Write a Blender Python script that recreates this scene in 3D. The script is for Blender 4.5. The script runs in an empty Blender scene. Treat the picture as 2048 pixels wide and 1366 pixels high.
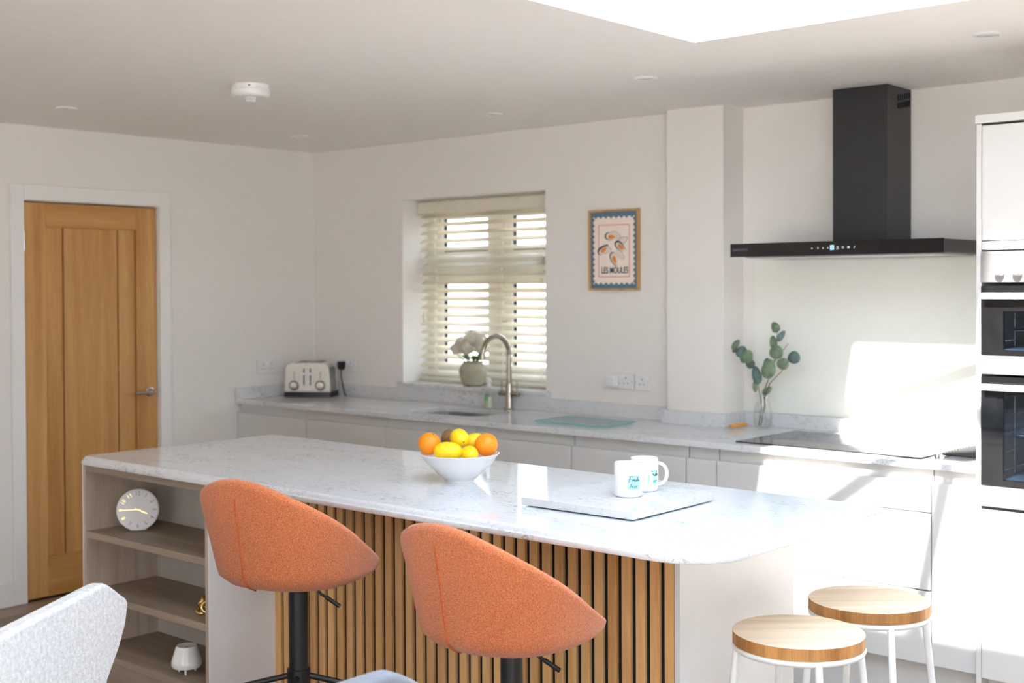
import bpy, bmesh, math, random
from mathutils import Vector, Matrix
random.seed(7)
SC = bpy.context.scene
COL = SC.collection
PI = math.pi

# ---------------------------------------------------------------- camera
CAM = (5.9326, -4.9505, 1.5535)
def make_camera():
    yaw, pitch, roll = math.radians(41.3), math.radians(-0.7906), math.radians(-0.2553)
    f = Vector((-math.sin(yaw) * math.cos(pitch), math.cos(yaw) * math.cos(pitch), math.sin(pitch)))
    r0 = Vector((math.cos(yaw), math.sin(yaw), 0))
    u0 = r0.cross(f)
    R = math.cos(roll) * r0 + math.sin(roll) * u0
    U = -math.sin(roll) * r0 + math.cos(roll) * u0
    cd = bpy.data.cameras.new('camera')
    co = bpy.data.objects.new('camera', cd)
    COL.objects.link(co)
    M = Matrix((R, U, -f)).transposed().to_4x4()
    M.translation = Vector(CAM)
    co.matrix_world = M
    cd.sensor_width = 36
    cd.lens = 2537.22 / 2048 * 36
    cd.shift_y = -75.17 / 2048
    cd.clip_start = 0.05
    cd.dof.use_dof = True
    cd.dof.focus_distance = 3.4
    cd.dof.aperture_fstop = 3.8
    SC.camera = co
make_camera()

# ---------------------------------------------------------------- sky, sun, exposure
SUN_DIR = Vector((-0.10, 1.0, -0.73))
SUN_STRENGTH = 17.5
SKY_STRENGTH = 3.15
EXPOSURE = 1.04
W = bpy.data.worlds.new('sky')
SC.world = W
W.use_nodes = True
nt = W.node_tree
bg = nt.nodes['Background']
tc = nt.nodes.new('ShaderNodeTexCoord')
sep = nt.nodes.new('ShaderNodeSeparateXYZ')
rmp = nt.nodes.new('ShaderNodeValToRGB')
nt.links.new(tc.outputs['Generated'], sep.inputs[0])
nt.links.new(sep.outputs['Z'], rmp.inputs[0])
nt.links.new(rmp.outputs[0], bg.inputs['Color'])
rmp.color_ramp.elements[0].position = 0.0
rmp.color_ramp.elements[0].color = (0.78, 0.885, 1.0, 1)
rmp.color_ramp.elements[1].position = 0.8
rmp.color_ramp.elements[1].color = (0.62, 0.79, 1.0, 1)
bg.inputs['Strength'].default_value = SKY_STRENGTH
sl = bpy.data.lights.new('sun', 'SUN')
sl.energy = SUN_STRENGTH
sl.angle = math.radians(1.2)
sl.color = (1.0, 0.955, 0.89)
so = bpy.data.objects.new('sun', sl)
COL.objects.link(so)
so.rotation_euler = SUN_DIR.to_track_quat('-Z', 'Y').to_euler()
so.location = (4, -12, 9)
def portal(name, loc, sx, sy, rot):
    l = bpy.data.lights.new(name, 'AREA')
    l.shape = 'RECTANGLE'; l.size = sx; l.size_y = sy
    l.cycles.is_portal = True
    o = bpy.data.objects.new(name, l)
    o.location = loc; o.rotation_euler = rot
    COL.objects.link(o)
RX1, RY0, CH = 6.85, -8.4, 2.3587          # room extents, ceiling height
SKX0, SKX1, SKY0, SKY1 = 3.608, 6.20, -3.70, -1.383
portal('portal_lantern', ((SKX0 + SKX1) / 2, (SKY0 + SKY1) / 2, CH + 0.02), SKX1 - SKX0, SKY1 - SKY0, (0, 0, 0))
portal('portal_rear', (5.35, RY0 - 0.02, 1.07), 2.4, 2.1, (PI / 2, 0, PI))
portal('portal_side', (RX1 + 0.02, -5.7, 1.09), 2.6, 2.14, (0, PI / 2, 0))
portal('portal_window', (1.289, 0.31, 1.53), 1.04, 1.0, (-PI / 2, 0, 0))
vs = SC.view_settings
vs.view_transform = 'Standard'
vs.look = 'None'
vs.exposure = EXPOSURE
vs.gamma = 1
vs.use_curve_mapping = False
SC.cycles.max_bounces = 14
SC.cycles.diffuse_bounces = 7
SC.cycles.transparent_max_bounces = 16
SC.cycles.sample_clamp_indirect = 8

# ---------------------------------------------------------------- materials
def srgb(r, g, b):
    def c(v):
        v /= 255
        return v / 12.92 if v <= 0.04045 else ((v + 0.055) / 1.055) ** 2.4
    return (c(r), c(g), c(b), 1)
def col4(c):
    return tuple(c) if len(c) == 4 else tuple(c) + (1,)
def base_mat(name):
    m = bpy.data.materials.new(name)
    m.use_nodes = True
    return m, m.node_tree, m.node_tree.nodes['Principled BSDF']
def pm(name, c, rough=0.5, metal=0.0, var=0.03, scale=18, bump=0.0, bscale=None, coat=0.0, spec=0.5, trans=0.0, emit=None, sheen=0.0, c2=None):
    """principled with procedural tone variation and optional fine relief"""
    m, t, p = base_mat(name)
    c = col4(c)
    tcn = t.nodes.new('ShaderNodeTexCoord')
    n = t.nodes.new('ShaderNodeTexNoise')
    n.inputs['Scale'].default_value = scale
    n.inputs['Detail'].default_value = 3
    t.links.new(tcn.outputs['Object'], n.inputs['Vector'])
    r = t.nodes.new('ShaderNodeValToRGB')
    r.color_ramp.elements[0].color = tuple(max(0, x * (1 - var)) for x in c[:3]) + (1,)
    r.color_ramp.elements[1].color = tuple(min(1, x * (1 + var)) for x in c[:3]) + (1,)
    r.color_ramp.elements[0].position = 0.3
    r.color_ramp.elements[1].position = 0.7
    if c2:
        r.color_ramp.elements[0].color = c; r.color_ramp.elements[1].color = col4(c2)
    t.links.new(n.outputs[0], r.inputs[0])
    t.links.new(r.outputs[0], p.inputs['Base Color'])
    p.inputs['Roughness'].default_value = rough
    p.inputs['Metallic'].default_value = metal
    p.inputs['Specular IOR Level'].default_value = spec
    p.inputs['Coat Weight'].default_value = coat
    p.inputs['Coat Roughness'].default_value = 0.05
    p.inputs['Transmission Weight'].default_value = trans
    p.inputs['Sheen Weight'].default_value = sheen
    if emit:
        p.inputs['Emission Color'].default_value = col4(emit[:3])
        p.inputs['Emission Strength'].default_value = emit[3]
    if bump:
        n2 = t.nodes.new('ShaderNodeTexNoise')
        n2.inputs['Scale'].default_value = bscale or scale
        n2.inputs['Detail'].default_value = 2
        t.links.new(tcn.outputs['Object'], n2.inputs['Vector'])
        b = t.nodes.new('ShaderNodeBump')
        b.inputs['Strength'].default_value = bump
        b.inputs['Distance'].default_value = 0.004
        t.links.new(n2.outputs[0], b.inputs['Height'])
        t.links.new(b.outputs[0], p.inputs['Normal'])
    return m
def wood(name, c1, c2, axis='z', scale=9.0, rough=0.45, tone=0.0, bump=0.12):
    m, t, p = base_mat(name)
    tcn = t.nodes.new('ShaderNodeTexCoord')
    oi = t.nodes.new('ShaderNodeObjectInfo')
    mul = t.nodes.new('ShaderNodeMath'); mul.operation = 'MULTIPLY'; mul.inputs[1].default_value = 31.7
    t.links.new(oi.outputs['Random'], mul.inputs[0])
    add = t.nodes.new('ShaderNodeVectorMath'); add.operation = 'ADD'
    t.links.new(tcn.outputs['Object'], add.inputs[0])
    t.links.new(mul.outputs[0], add.inputs[1])
    mp = t.nodes.new('ShaderNodeMapping')
    mp.inputs['Scale'].default_value = {'x': (0.05, 1, 1), 'y': (1, 0.05, 1), 'z': (1, 1, 0.05)}[axis]
    t.links.new(add.outputs[0], mp.inputs[0])
    n = t.nodes.new('ShaderNodeTexNoise')
    n.inputs['Scale'].default_value = scale; n.inputs['Detail'].default_value = 5; n.inputs['Distortion'].default_value = 1.2
    t.links.new(mp.outputs[0], n.inputs['Vector'])
    n2 = t.nodes.new('ShaderNodeTexNoise')
    n2.inputs['Scale'].default_value = scale * 22; n2.inputs['Detail'].default_value = 3
    t.links.new(mp.outputs[0], n2.inputs['Vector'])
    mix = t.nodes.new('ShaderNodeMath'); mix.operation = 'MULTIPLY_ADD'
    mix.inputs[1].default_value = 0.35
    t.links.new(n2.outputs[0], mix.inputs[0]); t.links.new(n.outputs[0], mix.inputs[2])
    r = t.nodes.new('ShaderNodeValToRGB')
    r.color_ramp.elements[0].position = 0.45; r.color_ramp.elements[1].position = 0.95
    r.color_ramp.elements[0].color = col4(c1); r.color_ramp.elements[1].color = col4(c2)
    t.links.new(mix.outputs[0], r.inputs[0])
    hs = t.nodes.new('ShaderNodeHueSaturation')
    mr = t.nodes.new('ShaderNodeMapRange')
    mr.inputs['To Min'].default_value = 1 - tone; mr.inputs['To Max'].default_value = 1 + tone
    t.links.new(oi.outputs['Random'], mr.inputs['Value'])
    t.links.new(mr.outputs[0], hs.inputs['Value'])
    t.links.new(r.outputs[0], hs.inputs['Color'])
    t.links.new(hs.outputs[0], p.inputs['Base Color'])
    p.inputs['Roughness'].default_value = rough
    b = t.nodes.new('ShaderNodeBump'); b.inputs['Strength'].default_value = bump; b.inputs['Distance'].default_value = 0.002
    t.links.new(n2.outputs[0], b.inputs['Height']); t.links.new(b.outputs[0], p.inputs['Normal'])
    return m
def quartz(name):
    m, t, p = base_mat(name)
    tcn = t.nodes.new('ShaderNodeTexCoord')
    mp = t.nodes.new('ShaderNodeMapping'); mp.inputs['Scale'].default_value = (0.55, 1.3, 1.0)
    mp.inputs['Rotation'].default_value = (0, 0, 0.25)
    t.links.new(tcn.outputs['Object'], mp.inputs[0])
    def noise(s, d, dist):
        n = t.nodes.new('ShaderNodeTexNoise')
        n.inputs['Scale'].default_value = s; n.inputs['Detail'].default_value = d; n.inputs['Distortion'].default_value = dist
        t.links.new(mp.outputs[0], n.inputs['Vector'])
        return n
    def ramp(src, stops):
        r = t.nodes.new('ShaderNodeValToRGB')
        e = r.color_ramp.elements
        while len(e) < len(stops): e.new(0.5)
        for k, (pos, c) in enumerate(stops):
            e[k].position = pos; e[k].color = (c, c, c, 1)
        t.links.new(src, r.inputs[0])
        return r
    v1 = ramp(noise(19, 8, 2.2).outputs[0], [(0.478, 0), (0.497, 1), (0.503, 1), (0.522, 0)])
    k1 = ramp(noise(6, 5, 0.4).outputs[0], [(0.45, 0), (0.68, 1)])
    fl = ramp(noise(85, 5, 0.8).outputs[0], [(0.55, 0), (0.72, 1)])
    a = t.nodes.new('ShaderNodeMath'); a.operation = 'MULTIPLY'
    t.links.new(v1.outputs[0], a.inputs[0]); t.links.new(k1.outputs[0], a.inputs[1])
    f2 = t.nodes.new('ShaderNodeMath'); f2.operation = 'MULTIPLY_ADD'; f2.inputs[1].default_value = 0.30; f2.use_clamp = True
    t.links.new(fl.outputs[0], f2.inputs[0]); t.links.new(a.outputs[0], f2.inputs[2])
    mx = t.nodes.new('ShaderNodeMixRGB')
    mx.inputs[1].default_value = (0.67, 0.68, 0.695, 1)
    mx.inputs[2].default_value = (0.28, 0.28, 0.28, 1)
    t.links.new(f2.outputs[0], mx.inputs[0])
    t.links.new(mx.outputs[0], p.inputs['Base Color'])
    p.inputs['IOR'].default_value = 1.36
    p.inputs['Roughness'].default_value = 0.08
    p.inputs['Specular IOR Level'].default_value = 0.35
    return m
def pane_mat(name, tint=(1, 1, 1), fac=0.08, rough=0.02):
    m = bpy.data.materials.new(name); m.use_nodes = True
    t = m.node_tree; t.nodes.clear()
    o = t.nodes.new('ShaderNodeOutputMaterial'); mx = t.nodes.new('ShaderNodeMixShader')
    tr = t.nodes.new('ShaderNodeBsdfTransparent'); gl = t.nodes.new('ShaderNodeBsdfGlossy')
    lw = t.nodes.new('ShaderNodeLayerWeight'); lw.inputs['Blend'].default_value = 0.5
    pw = t.nodes.new('ShaderNodeMath'); pw.operation = 'POWER'; pw.inputs[1].default_value = 4.0
    fr = t.nodes.new('ShaderNodeMath'); fr.operation = 'MULTIPLY_ADD'; fr.inputs[1].default_value = 0.6; fr.inputs[2].default_value = fac * 0.6
    t.links.new(lw.outputs['Facing'], pw.inputs[0]); t.links.new(pw.outputs[0], fr.inputs[0])
    nz = t.nodes.new('ShaderNodeTexNoise'); nz.inputs['Scale'].default_value = 3
    r = t.nodes.new('ShaderNodeValToRGB')
    r.color_ramp.elements[0].color = tuple(x * 0.97 for x in tint) + (1,)
    r.color_ramp.elements[1].color = tuple(tint) + (1,)
    t.links.new(nz.outputs[0], r.inputs[0]); t.links.new(r.outputs[0], tr.inputs[0])
    gl.inputs['Roughness'].default_value = rough
    t.links.new(fr.outputs[0], mx.inputs[0])
    t.links.new(tr.outputs[0], mx.inputs[1]); t.links.new(gl.outputs[0], mx.inputs[2])
    t.links.new(mx.outputs[0], o.inputs[0])
    return m

M = {}
M['wall'] = pm('wall_paint', (0.785, 0.757, 0.725), 0.85, bump=0.03, bscale=220, var=0.01)
M['ceil'] = pm('ceiling_paint', (0.89, 0.855, 0.82), 0.9, bump=0.02, bscale=180, var=0.01)
M['trim'] = pm('satin_white_paint', (0.80, 0.79, 0.775), 0.45, var=0.01)
M['cab'] = pm('matt_light_grey_cabinet', (0.65, 0.645, 0.635), 0.42, var=0.012)
M['cab_in'] = pm('shaded_recess_grey', (0.30, 0.29, 0.275), 0.5, var=0.02)  # carcass colour darkened so gaps between the fronts read as shade
M['cream_cab'] = pm('matt_cream_cabinet', (0.70, 0.68, 0.65), 0.42, var=0.01)
M['quartz'] = quartz('white_veined_quartz')
M['oak_door'] = wood('oak_door', srgb(172, 118, 58), srgb(214, 164, 104), 'z', 7, 0.42)
M['oak_slat'] = wood('oak_slat', srgb(194, 142, 84), srgb(234, 190, 132), 'z', 12, 0.5, tone=0.10)
M['taupe'] = wood('taupe_oak_lit', (0.38, 0.29, 0.225), (0.58, 0.46, 0.365), 'z', 12, 0.55)  # side panels toned lighter than the shelves to carry the side-window light
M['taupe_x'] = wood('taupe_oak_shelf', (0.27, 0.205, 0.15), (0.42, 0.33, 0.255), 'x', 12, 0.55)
M['floor'] = wood('brown_oak_floor', (0.16, 0.115, 0.082), (0.31, 0.235, 0.175), 'y', 6, 0.42, tone=0.18)
M['felt'] = pm('black_felt', (0.008, 0.008, 0.009), 0.95, var=0.3, scale=90)
M['orange'] = pm('orange_boucle', srgb(160, 78, 42), 0.95, c2=srgb(228, 140, 92), scale=430, bump=0.7, bscale=380, sheen=0.25, spec=0.2)
M['seam'] = pm('orange_piping', srgb(190, 100, 58), 0.95, var=0.3, scale=260, bump=0.5, spec=0.2)
M['black'] = pm('black_metal', (0.012, 0.012, 0.013), 0.35, var=0.2, spec=0.5)
M['hood_black'] = pm('charcoal_metal', (0.026, 0.026, 0.029), 0.38, metal=0.0, var=0.1)
M['black_glass'] = pm('black_glass', (0.006, 0.006, 0.007), 0.06, var=0.2, spec=0.6)
M['steel'] = pm('brushed_steel', (0.50, 0.505, 0.52), 0.30, metal=0.92, var=0.05, scale=60)
M['nickel'] = pm('brushed_nickel', (0.46, 0.41, 0.345), 0.22, metal=1.0, var=0.05, scale=60)
M['chrome'] = pm('chrome', (0.75, 0.75, 0.75), 0.08, metal=1.0, var=0.02)
M['gold'] = pm('brushed_gold', (0.72, 0.50, 0.20), 0.22, metal=1.0, var=0.06)
M['white_metal'] = pm('white_powder_coat', (0.82, 0.82, 0.82), 0.35, var=0.01)
M['white'] = pm('white_plastic', (0.80, 0.80, 0.80), 0.3, var=0.01)
M['white_soft'] = pm('white_socket_plastic', (0.76, 0.75, 0.76), 0.35, var=0.01)
M['ceramic'] = pm('white_glazed_ceramic', (0.84, 0.84, 0.84), 0.12, var=0.01, coat=0.4)
M['cream'] = pm('cream_enamel', (0.76, 0.73, 0.66), 0.25, var=0.015, coat=0.3)
M['blind'] = pm('cream_blind_slat', (0.87, 0.82, 0.70), 0.5, var=0.03)
M['frame'] = pm('window_upvc', (0.80, 0.77, 0.70), 0.35, var=0.01)
M['gasket'] = pm('dark_gasket', (0.06, 0.065, 0.07), 0.5, var=0.1)
M['pane'] = pane_mat('window_pane')
M['clear'] = pane_mat('clear_glass', (0.985, 0.992, 0.99), rough=0.01)
M['green_glass'] = pane_mat('green_tinted_glass', (0.90, 0.965, 0.955), rough=0.03)
M['green_edge'] = pm('glass_edge', (0.17, 0.46, 0.43), 0.15, var=0.1, spec=0.6)
M['splash'] = pm('cream_back_painted_glass', (0.84, 0.85, 0.795), 0.08, var=0.008, spec=0.5, coat=0.5)
M['orange_fruit'] = pm('orange_peel', srgb(252, 146, 18), 0.42, var=0.06, scale=60, bump=0.35, bscale=260)
M['lemon'] = pm('lemon_peel', srgb(252, 214, 22), 0.42, var=0.05, scale=50, bump=0.3, bscale=240)
M['kiwi'] = pm('brown_kiwi_skin', (0.20, 0.12, 0.045), 0.85, var=0.25, scale=160, bump=0.4)
M['leaf'] = pm('eucalyptus_green', (0.17, 0.24, 0.15), 0.55, var=0.3, scale=35)
M['leaf_dark'] = pm('eucalyptus_blue_green', (0.10, 0.165, 0.15), 0.55, var=0.3, scale=35)
M['twig'] = pm('brown_twig', (0.16, 0.10, 0.075), 0.7, var=0.2)
M['stalk'] = pm('green_stalk', (0.09, 0.17, 0.05), 0.6, var=0.2)
M['petal'] = pm('white_petal', (0.90, 0.87, 0.80), 0.6, var=0.05, scale=40)
def translucent(m, fac):
    t = m.node_tree; p = t.nodes['Principled BSDF']; o = t.nodes['Material Output']
    tl = t.nodes.new('ShaderNodeBsdfTranslucent'); mx = t.nodes.new('ShaderNodeMixShader')
    mx.inputs[0].default_value = fac
    t.links.new(p.inputs['Base Color'].links[0].from_socket, tl.inputs['Color'])
    t.links.new(p.outputs[0], mx.inputs[1]); t.links.new(tl.outputs[0], mx.inputs[2]); t.links.new(mx.outputs[0], o.inputs['Surface'])
translucent(M['petal'], 0.6)
translucent(M['blind'], 0.22)
M['pot'] = pm('ribbed_sage_stoneware', (0.40, 0.375, 0.275), 0.7, var=0.12, scale=30, bump=0.2, bscale=90)
M['soap'] = pm('pale_green_soap', (0.60, 0.70, 0.50), 0.2, var=0.1, scale=40)
M['label_green'] = pm('green_label', (0.22, 0.50, 0.20), 0.5, var=0.1)
M['aqua'] = pm('aqua_print', srgb(166, 222, 214), 0.25, var=0.14, scale=120)
M['ink'] = pm('dark_teal_ink', (0.03, 0.10, 0.13), 0.4, var=0.05)
M['grey_print'] = pm('grey_print', (0.25, 0.25, 0.26), 0.5, var=0.05)
M['logo_grey'] = pm('dim_grey_print', (0.20, 0.20, 0.21), 0.4, var=0.05)
M['icon'] = pm('lit_icon', (0.5, 0.5, 0.5), 0.4, emit=(0.6, 0.62, 0.65, 0.25))
M['display'] = pm('lit_blue_display', (0.3, 0.6, 0.9), 0.4, emit=(0.35, 0.65, 0.95, 0.7))
M['poster_blue'] = pm('poster_slate_blue', srgb(92, 120, 140), 0.7, var=0.03)
M['poster_cream'] = pm('poster_cream', srgb(240, 226, 214), 0.7, var=0.02)
M['poster_pink'] = pm('poster_pink', srgb(226, 128, 136), 0.7, var=0.03)
M['poster_navy'] = pm('poster_navy', srgb(40, 54, 72), 0.7, var=0.05)
M['poster_orange'] = pm('poster_orange', srgb(226, 138, 66), 0.7, var=0.08, scale=90)
M['poster_shell'] = pm('poster_pale_shell', srgb(226, 214, 200), 0.7, var=0.05)
M['oak_frame'] = wood('oak_frame', srgb(176, 136, 84), srgb(212, 172, 116), 'z', 12, 0.5)
M['mango'] = wood('pale_mango_wood', srgb(208, 182, 150), srgb(240, 220, 194), 'x', 10, 0.6, tone=0.045, bump=0.3)
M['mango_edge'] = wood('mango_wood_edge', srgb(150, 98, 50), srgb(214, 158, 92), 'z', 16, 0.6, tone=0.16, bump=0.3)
M['boucle'] = pm('white_boucle', (0.70, 0.69, 0.68), 0.95, var=0.17, scale=85, bump=0.6, bscale=190, sheen=0.2)
M['grey_velvet'] = pm('blue_grey_upholstery', (0.20, 0.22, 0.26), 0.75, var=0.10, scale=60, bump=0.2, bscale=150, sheen=0.3)
M['dark_leg'] = pm('dark_metal_leg', (0.02, 0.02, 0.02), 0.4, var=0.1)
M['island_white'] = pm('island_white_panel', (0.70, 0.705, 0.715), 0.45, var=0.01)
M['island_grey'] = pm('island_grey_panel', (0.76, 0.74, 0.74), 0.45, var=0.01)
M['backpanel'] = pm('pale_taupe_back_panel', (0.46, 0.42, 0.375), 0.6, var=0.05)
M['amber'] = pm('amber_wood', srgb(224, 160, 84), 0.5, var=0.1, scale=60)
M['clock_face'] = pm('white_clock_face', (0.74, 0.72, 0.74), 0.4, var=0.02)
M['lens'] = pm('downlight_lens', (0.85, 0.84, 0.82), 0.2, var=0.02)
M['cavity'] = pm('blue_grey_enamel', (0.10, 0.15, 0.20), 0.35, var=0.3, scale=12)
M['door_glass'] = pane_mat('smoked_oven_glass', (0.62, 0.68, 0.74), rough=0.03)
M['patio'] = pm('bounce_patio', (0.76, 0.69, 0.60), 0.8, var=0.1, scale=3)  # unseen paving, added pale and warm to bounce light up to the ceiling
M['knob'] = pm('satin_silver_knob', (0.78, 0.78, 0.79), 0.35, metal=0.35, var=0.02)

# ---------------------------------------------------------------- mesh builder
class MB:
    def __init__(self):
        self.v = []; self.f = []
    def add(self, vs, fs):
        n = len(self.v)
        self.v += [tuple(x) for x in vs]
        self.f += [tuple(i + n for i in q) for q in fs]
        return self
    def box(self, x0, x1, y0, y1, z0, z1):
        return self.add([(x0, y0, z0), (x1, y0, z0), (x1, y1, z0), (x0, y1, z0), (x0, y0, z1), (x1, y0, z1), (x1, y1, z1), (x0, y1, z1)],
                        [(0, 3, 2, 1), (4, 5, 6, 7), (0, 1, 5, 4), (1, 2, 6, 5), (2, 3, 7, 6), (3, 0, 4, 7)])
    def tube(self, pts, r, n=10, cap=True):
        pts = [Vector(p) for p in pts]
        rs = r if isinstance(r, (list, tuple)) else [r] * len(pts)
        vs = []; up = None
        for i, p in enumerate(pts):
            d = (pts[min(i + 1, len(pts) - 1)] - pts[max(i - 1, 0)]).normalized()
            if up is None:
                up = Vector((0, 0, 1)) if abs(d.z) < 0.9 else Vector((1, 0, 0))
            a = d.cross(up).normalized(); b = a.cross(d).normalized(); up = b
            for k in range(n):
                t = 2 * PI * k / n
                vs.append(p + (a * math.cos(t) + b * math.sin(t)) * rs[i])
        fs = []
        for i in range(len(pts) - 1):
            for k in range(n):
                fs.append((i * n + k, i * n + (k + 1) % n, (i + 1) * n + (k + 1) % n, (i + 1) * n + k))
        if cap:
            fs.append(tuple(range(n))[::-1]); fs.append(tuple(range((len(pts) - 1) * n, len(pts) * n)))
        return self.add(vs, fs)
    def ring(self, c, R, r, n=32, m=8, axis='z'):
        vs = []
        for i in range(n):
            a = 2 * PI * i / n
            for k in range(m):
                b = 2 * PI * k / m
                q = (R + r * math.cos(b)) * math.cos(a), (R + r * math.cos(b)) * math.sin(a), r * math.sin(b)
                if axis == 'y': q = (q[0], q[2], q[1])
                if axis == 'x': q = (q[2], q[0], q[1])
                vs.append((c[0] + q[0], c[1] + q[1], c[2] + q[2]))
        fs = [(i * m + k, ((i + 1) % n) * m + k, ((i + 1) % n) * m + (k + 1) % m, i * m + (k + 1) % m) for i in range(n) for k in range(m)]
        return self.add(vs, fs)
    def lathe(self, prof, c=(0, 0, 0), n=32, axis='z', sx=1.0, sy=1.0):
        """prof: list of (radius, height); radius 0 closes with a fan"""
        vs = []; idx = []
        for r, h in prof:
            if r <= 1e-7:
                idx.append([len(vs)]); ring = [(0, 0, h)]
            else:
                idx.append(list(range(len(vs), len(vs) + n)))
                ring = [(r * math.cos(2 * PI * k / n) * sx, r * math.sin(2 * PI * k / n) * sy, h) for k in range(n)]
            for q in ring:
                if axis == 'y': q = (q[0], -q[2], q[1])       # height goes towards -y
                elif axis == 'x': q = (q[2], q[1], q[0])
                vs.append((c[0] + q[0], c[1] + q[1], c[2] + q[2]))
        fs = []
        for a, b in zip(idx[:-1], idx[1:]):
            for k in range(n):
                k2 = (k + 1) % n
                if len(a) == 1 and len(b) == 1: break
                if len(a) == 1: fs.append((a[0], b[k2], b[k]))
                elif len(b) == 1: fs.append((a[k], a[k2], b[0]))
                else: fs.append((a[k], a[k2], b[k2], b[k]))
        return self.add(vs, fs)
    def prism(self, out, a, b, axis='z'):
        """extrude a 2-D outline between heights a and b along axis"""
        n = len(out)
        def p3(u, w, h):
            return {'z': (u, w, h), 'y': (u, h, w), 'x': (h, u, w)}[axis]
        vs = [p3(u, w, a) for u, w in out] + [p3(u, w, b) for u, w in out]
        fs = [tuple(range(n))[::-1], tuple(range(n, 2 * n))] + [(i, (i + 1) % n, n + (i + 1) % n, n + i) for i in range(n)]
        return self.add(vs, fs)
    def loft(self, rings, cap=True):
        n = len(rings[0]); vs = [p for r in rings for p in r]
        fs = [(i * n + k, i * n + (k + 1) % n, (i + 1) * n + (k + 1) % n, (i + 1) * n + k) for i in range(len(rings) - 1) for k in range(n)]
        if cap:
            fs += [tuple(range(n))[::-1], tuple(range((len(rings) - 1) * n, len(rings) * n))]
        return self.add(vs, fs)
    def ball(self, c, rx, ry=None, rz=None, n=20, m=12, M3=None):
        ry = ry or rx; rz = rz or rx
        vs = [(0, 0, -1)]
        for i in range(1, m):
            t = PI * i / m - PI / 2
            vs += [(math.cos(t) * math.cos(2 * PI * k / n), math.cos(t) * math.sin(2 * PI * k / n), math.sin(t)) for k in range(n)]
        vs.append((0, 0, 1))
        out = []
        for q in vs:
            q = Vector((q[0] * rx, q[1] * ry, q[2] * rz))
            if M3: q = M3 @ q
            out.append((c[0] + q.x, c[1] + q.y, c[2] + q.z))
        fs = [(0, 1 + (k + 1) % n, 1 + k) for k in range(n)]
        for i in range(m - 2):
            fs += [(1 + i * n + k, 1 + i * n + (k + 1) % n, 1 + (i + 1) * n + (k + 1) % n, 1 + (i + 1) * n + k) for k in range(n)]
        L = len(vs) - 1
        fs += [(1 + (m - 2) * n + k, 1 + (m - 2) * n + (k + 1) % n, L) for k in range(n)]
        return self.add(out, fs)

TEXTS = []
def rootloc(o):
    while o.parent: o = o.parent
    return o.location
def part(name, b, mat, parent=None, world=True, smooth=False, bevel=0.0, seg=2, label=None):
    """link a mesh object; geometry in world coordinates is made relative to its thing's base"""
    off = rootloc(parent) if (parent and world) else Vector((0, 0, 0))
    me = bpy.data.meshes.new(name)
    me.from_pydata([(x - off.x, y - off.y, z - off.z) for x, y, z in b.v], [], b.f)
    bm = bmesh.new(); bm.from_mesh(me)
    bmesh.ops.recalc_face_normals(bm, faces=bm.faces)
    bm.to_mesh(me); bm.free()
    me.materials.append(M[mat] if isinstance(mat, str) else mat)
    o = bpy.data.objects.new(name, me)
    COL.objects.link(o)
    if parent: o.parent = parent
    if smooth:
        for q in me.polygons: q.use_smooth = True
        if smooth != 'all':
            me.set_sharp_from_angle(angle=math.radians(42))
    if bevel:
        md = o.modifiers.new('edge', 'BEVEL'); md.width = bevel; md.segments = seg; md.limit_method = 'ANGLE'
        for q in me.polygons: q.use_smooth = True
        md.harden_normals = True
    if label: o['label'] = label
    return o
def thing(name, label, cat, loc=(0, 0, 0), rz=0.0, group=None, kind=None):
    o = bpy.data.objects.new(name, None)
    o.empty_display_size = 0.1
    COL.objects.link(o)
    o.location = loc; o.rotation_euler = (0, 0, rz)
    o['label'] = label
    if cat: o['category'] = cat
    if group: o['group'] = group
    if kind: o['kind'] = kind
    return o
def tag(o, label, cat, group=None):
    o['label'] = label; o['category'] = cat
    if group: o['group'] = group
    return o
def structure(name, b, mat, **k):
    o = part(name, b, mat, **k); o['kind'] = 'structure'
    return o
def dup(o, parent=None):
    c = o.copy(); COL.objects.link(c)
    if parent: c.parent = parent
    for ch in list(o.children): dup(ch, c)
    return c
def text(name, s, size, loc, parent, mat, rot=(PI / 2, 0, 0), ext=0.0004, align='CENTER', shear=0.0, bold=0.0, space=1.0, world=True):
    cu = bpy.data.curves.new(name, 'FONT')
    cu.body = s; cu.size = size; cu.extrude = ext; cu.align_x = align; cu.align_y = 'CENTER'
    cu.shear = shear; cu.offset = bold; cu.space_character = space
    cu.materials.append(M[mat])
    o = bpy.data.objects.new(name, cu); COL.objects.link(o)
    o.parent = parent
    off = rootloc(parent) if world else Vector((0, 0, 0))
    o.location = Vector(loc) - off; o.rotation_euler = rot
    TEXTS.append(o)
    return o
def texts_to_meshes():
    bpy.context.view_layer.update()
    dg = bpy.context.evaluated_depsgraph_get()
    new = [(o, bpy.data.meshes.new_from_object(o.evaluated_get(dg), depsgraph=dg)) for o in TEXTS]
    for o, me in new:
        n = o.name; par, lo, ro, sc = o.parent, o.location.copy(), o.rotation_euler.copy(), o.scale.copy()
        mt = o.data.materials[0]
        bpy.data.objects.remove(o)
        me.materials.clear(); me.materials.append(mt)
        m = bpy.data.objects.new(n, me); COL.objects.link(m)
        m.parent = par; m.location = lo; m.rotation_euler = ro; m.scale = sc
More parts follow.
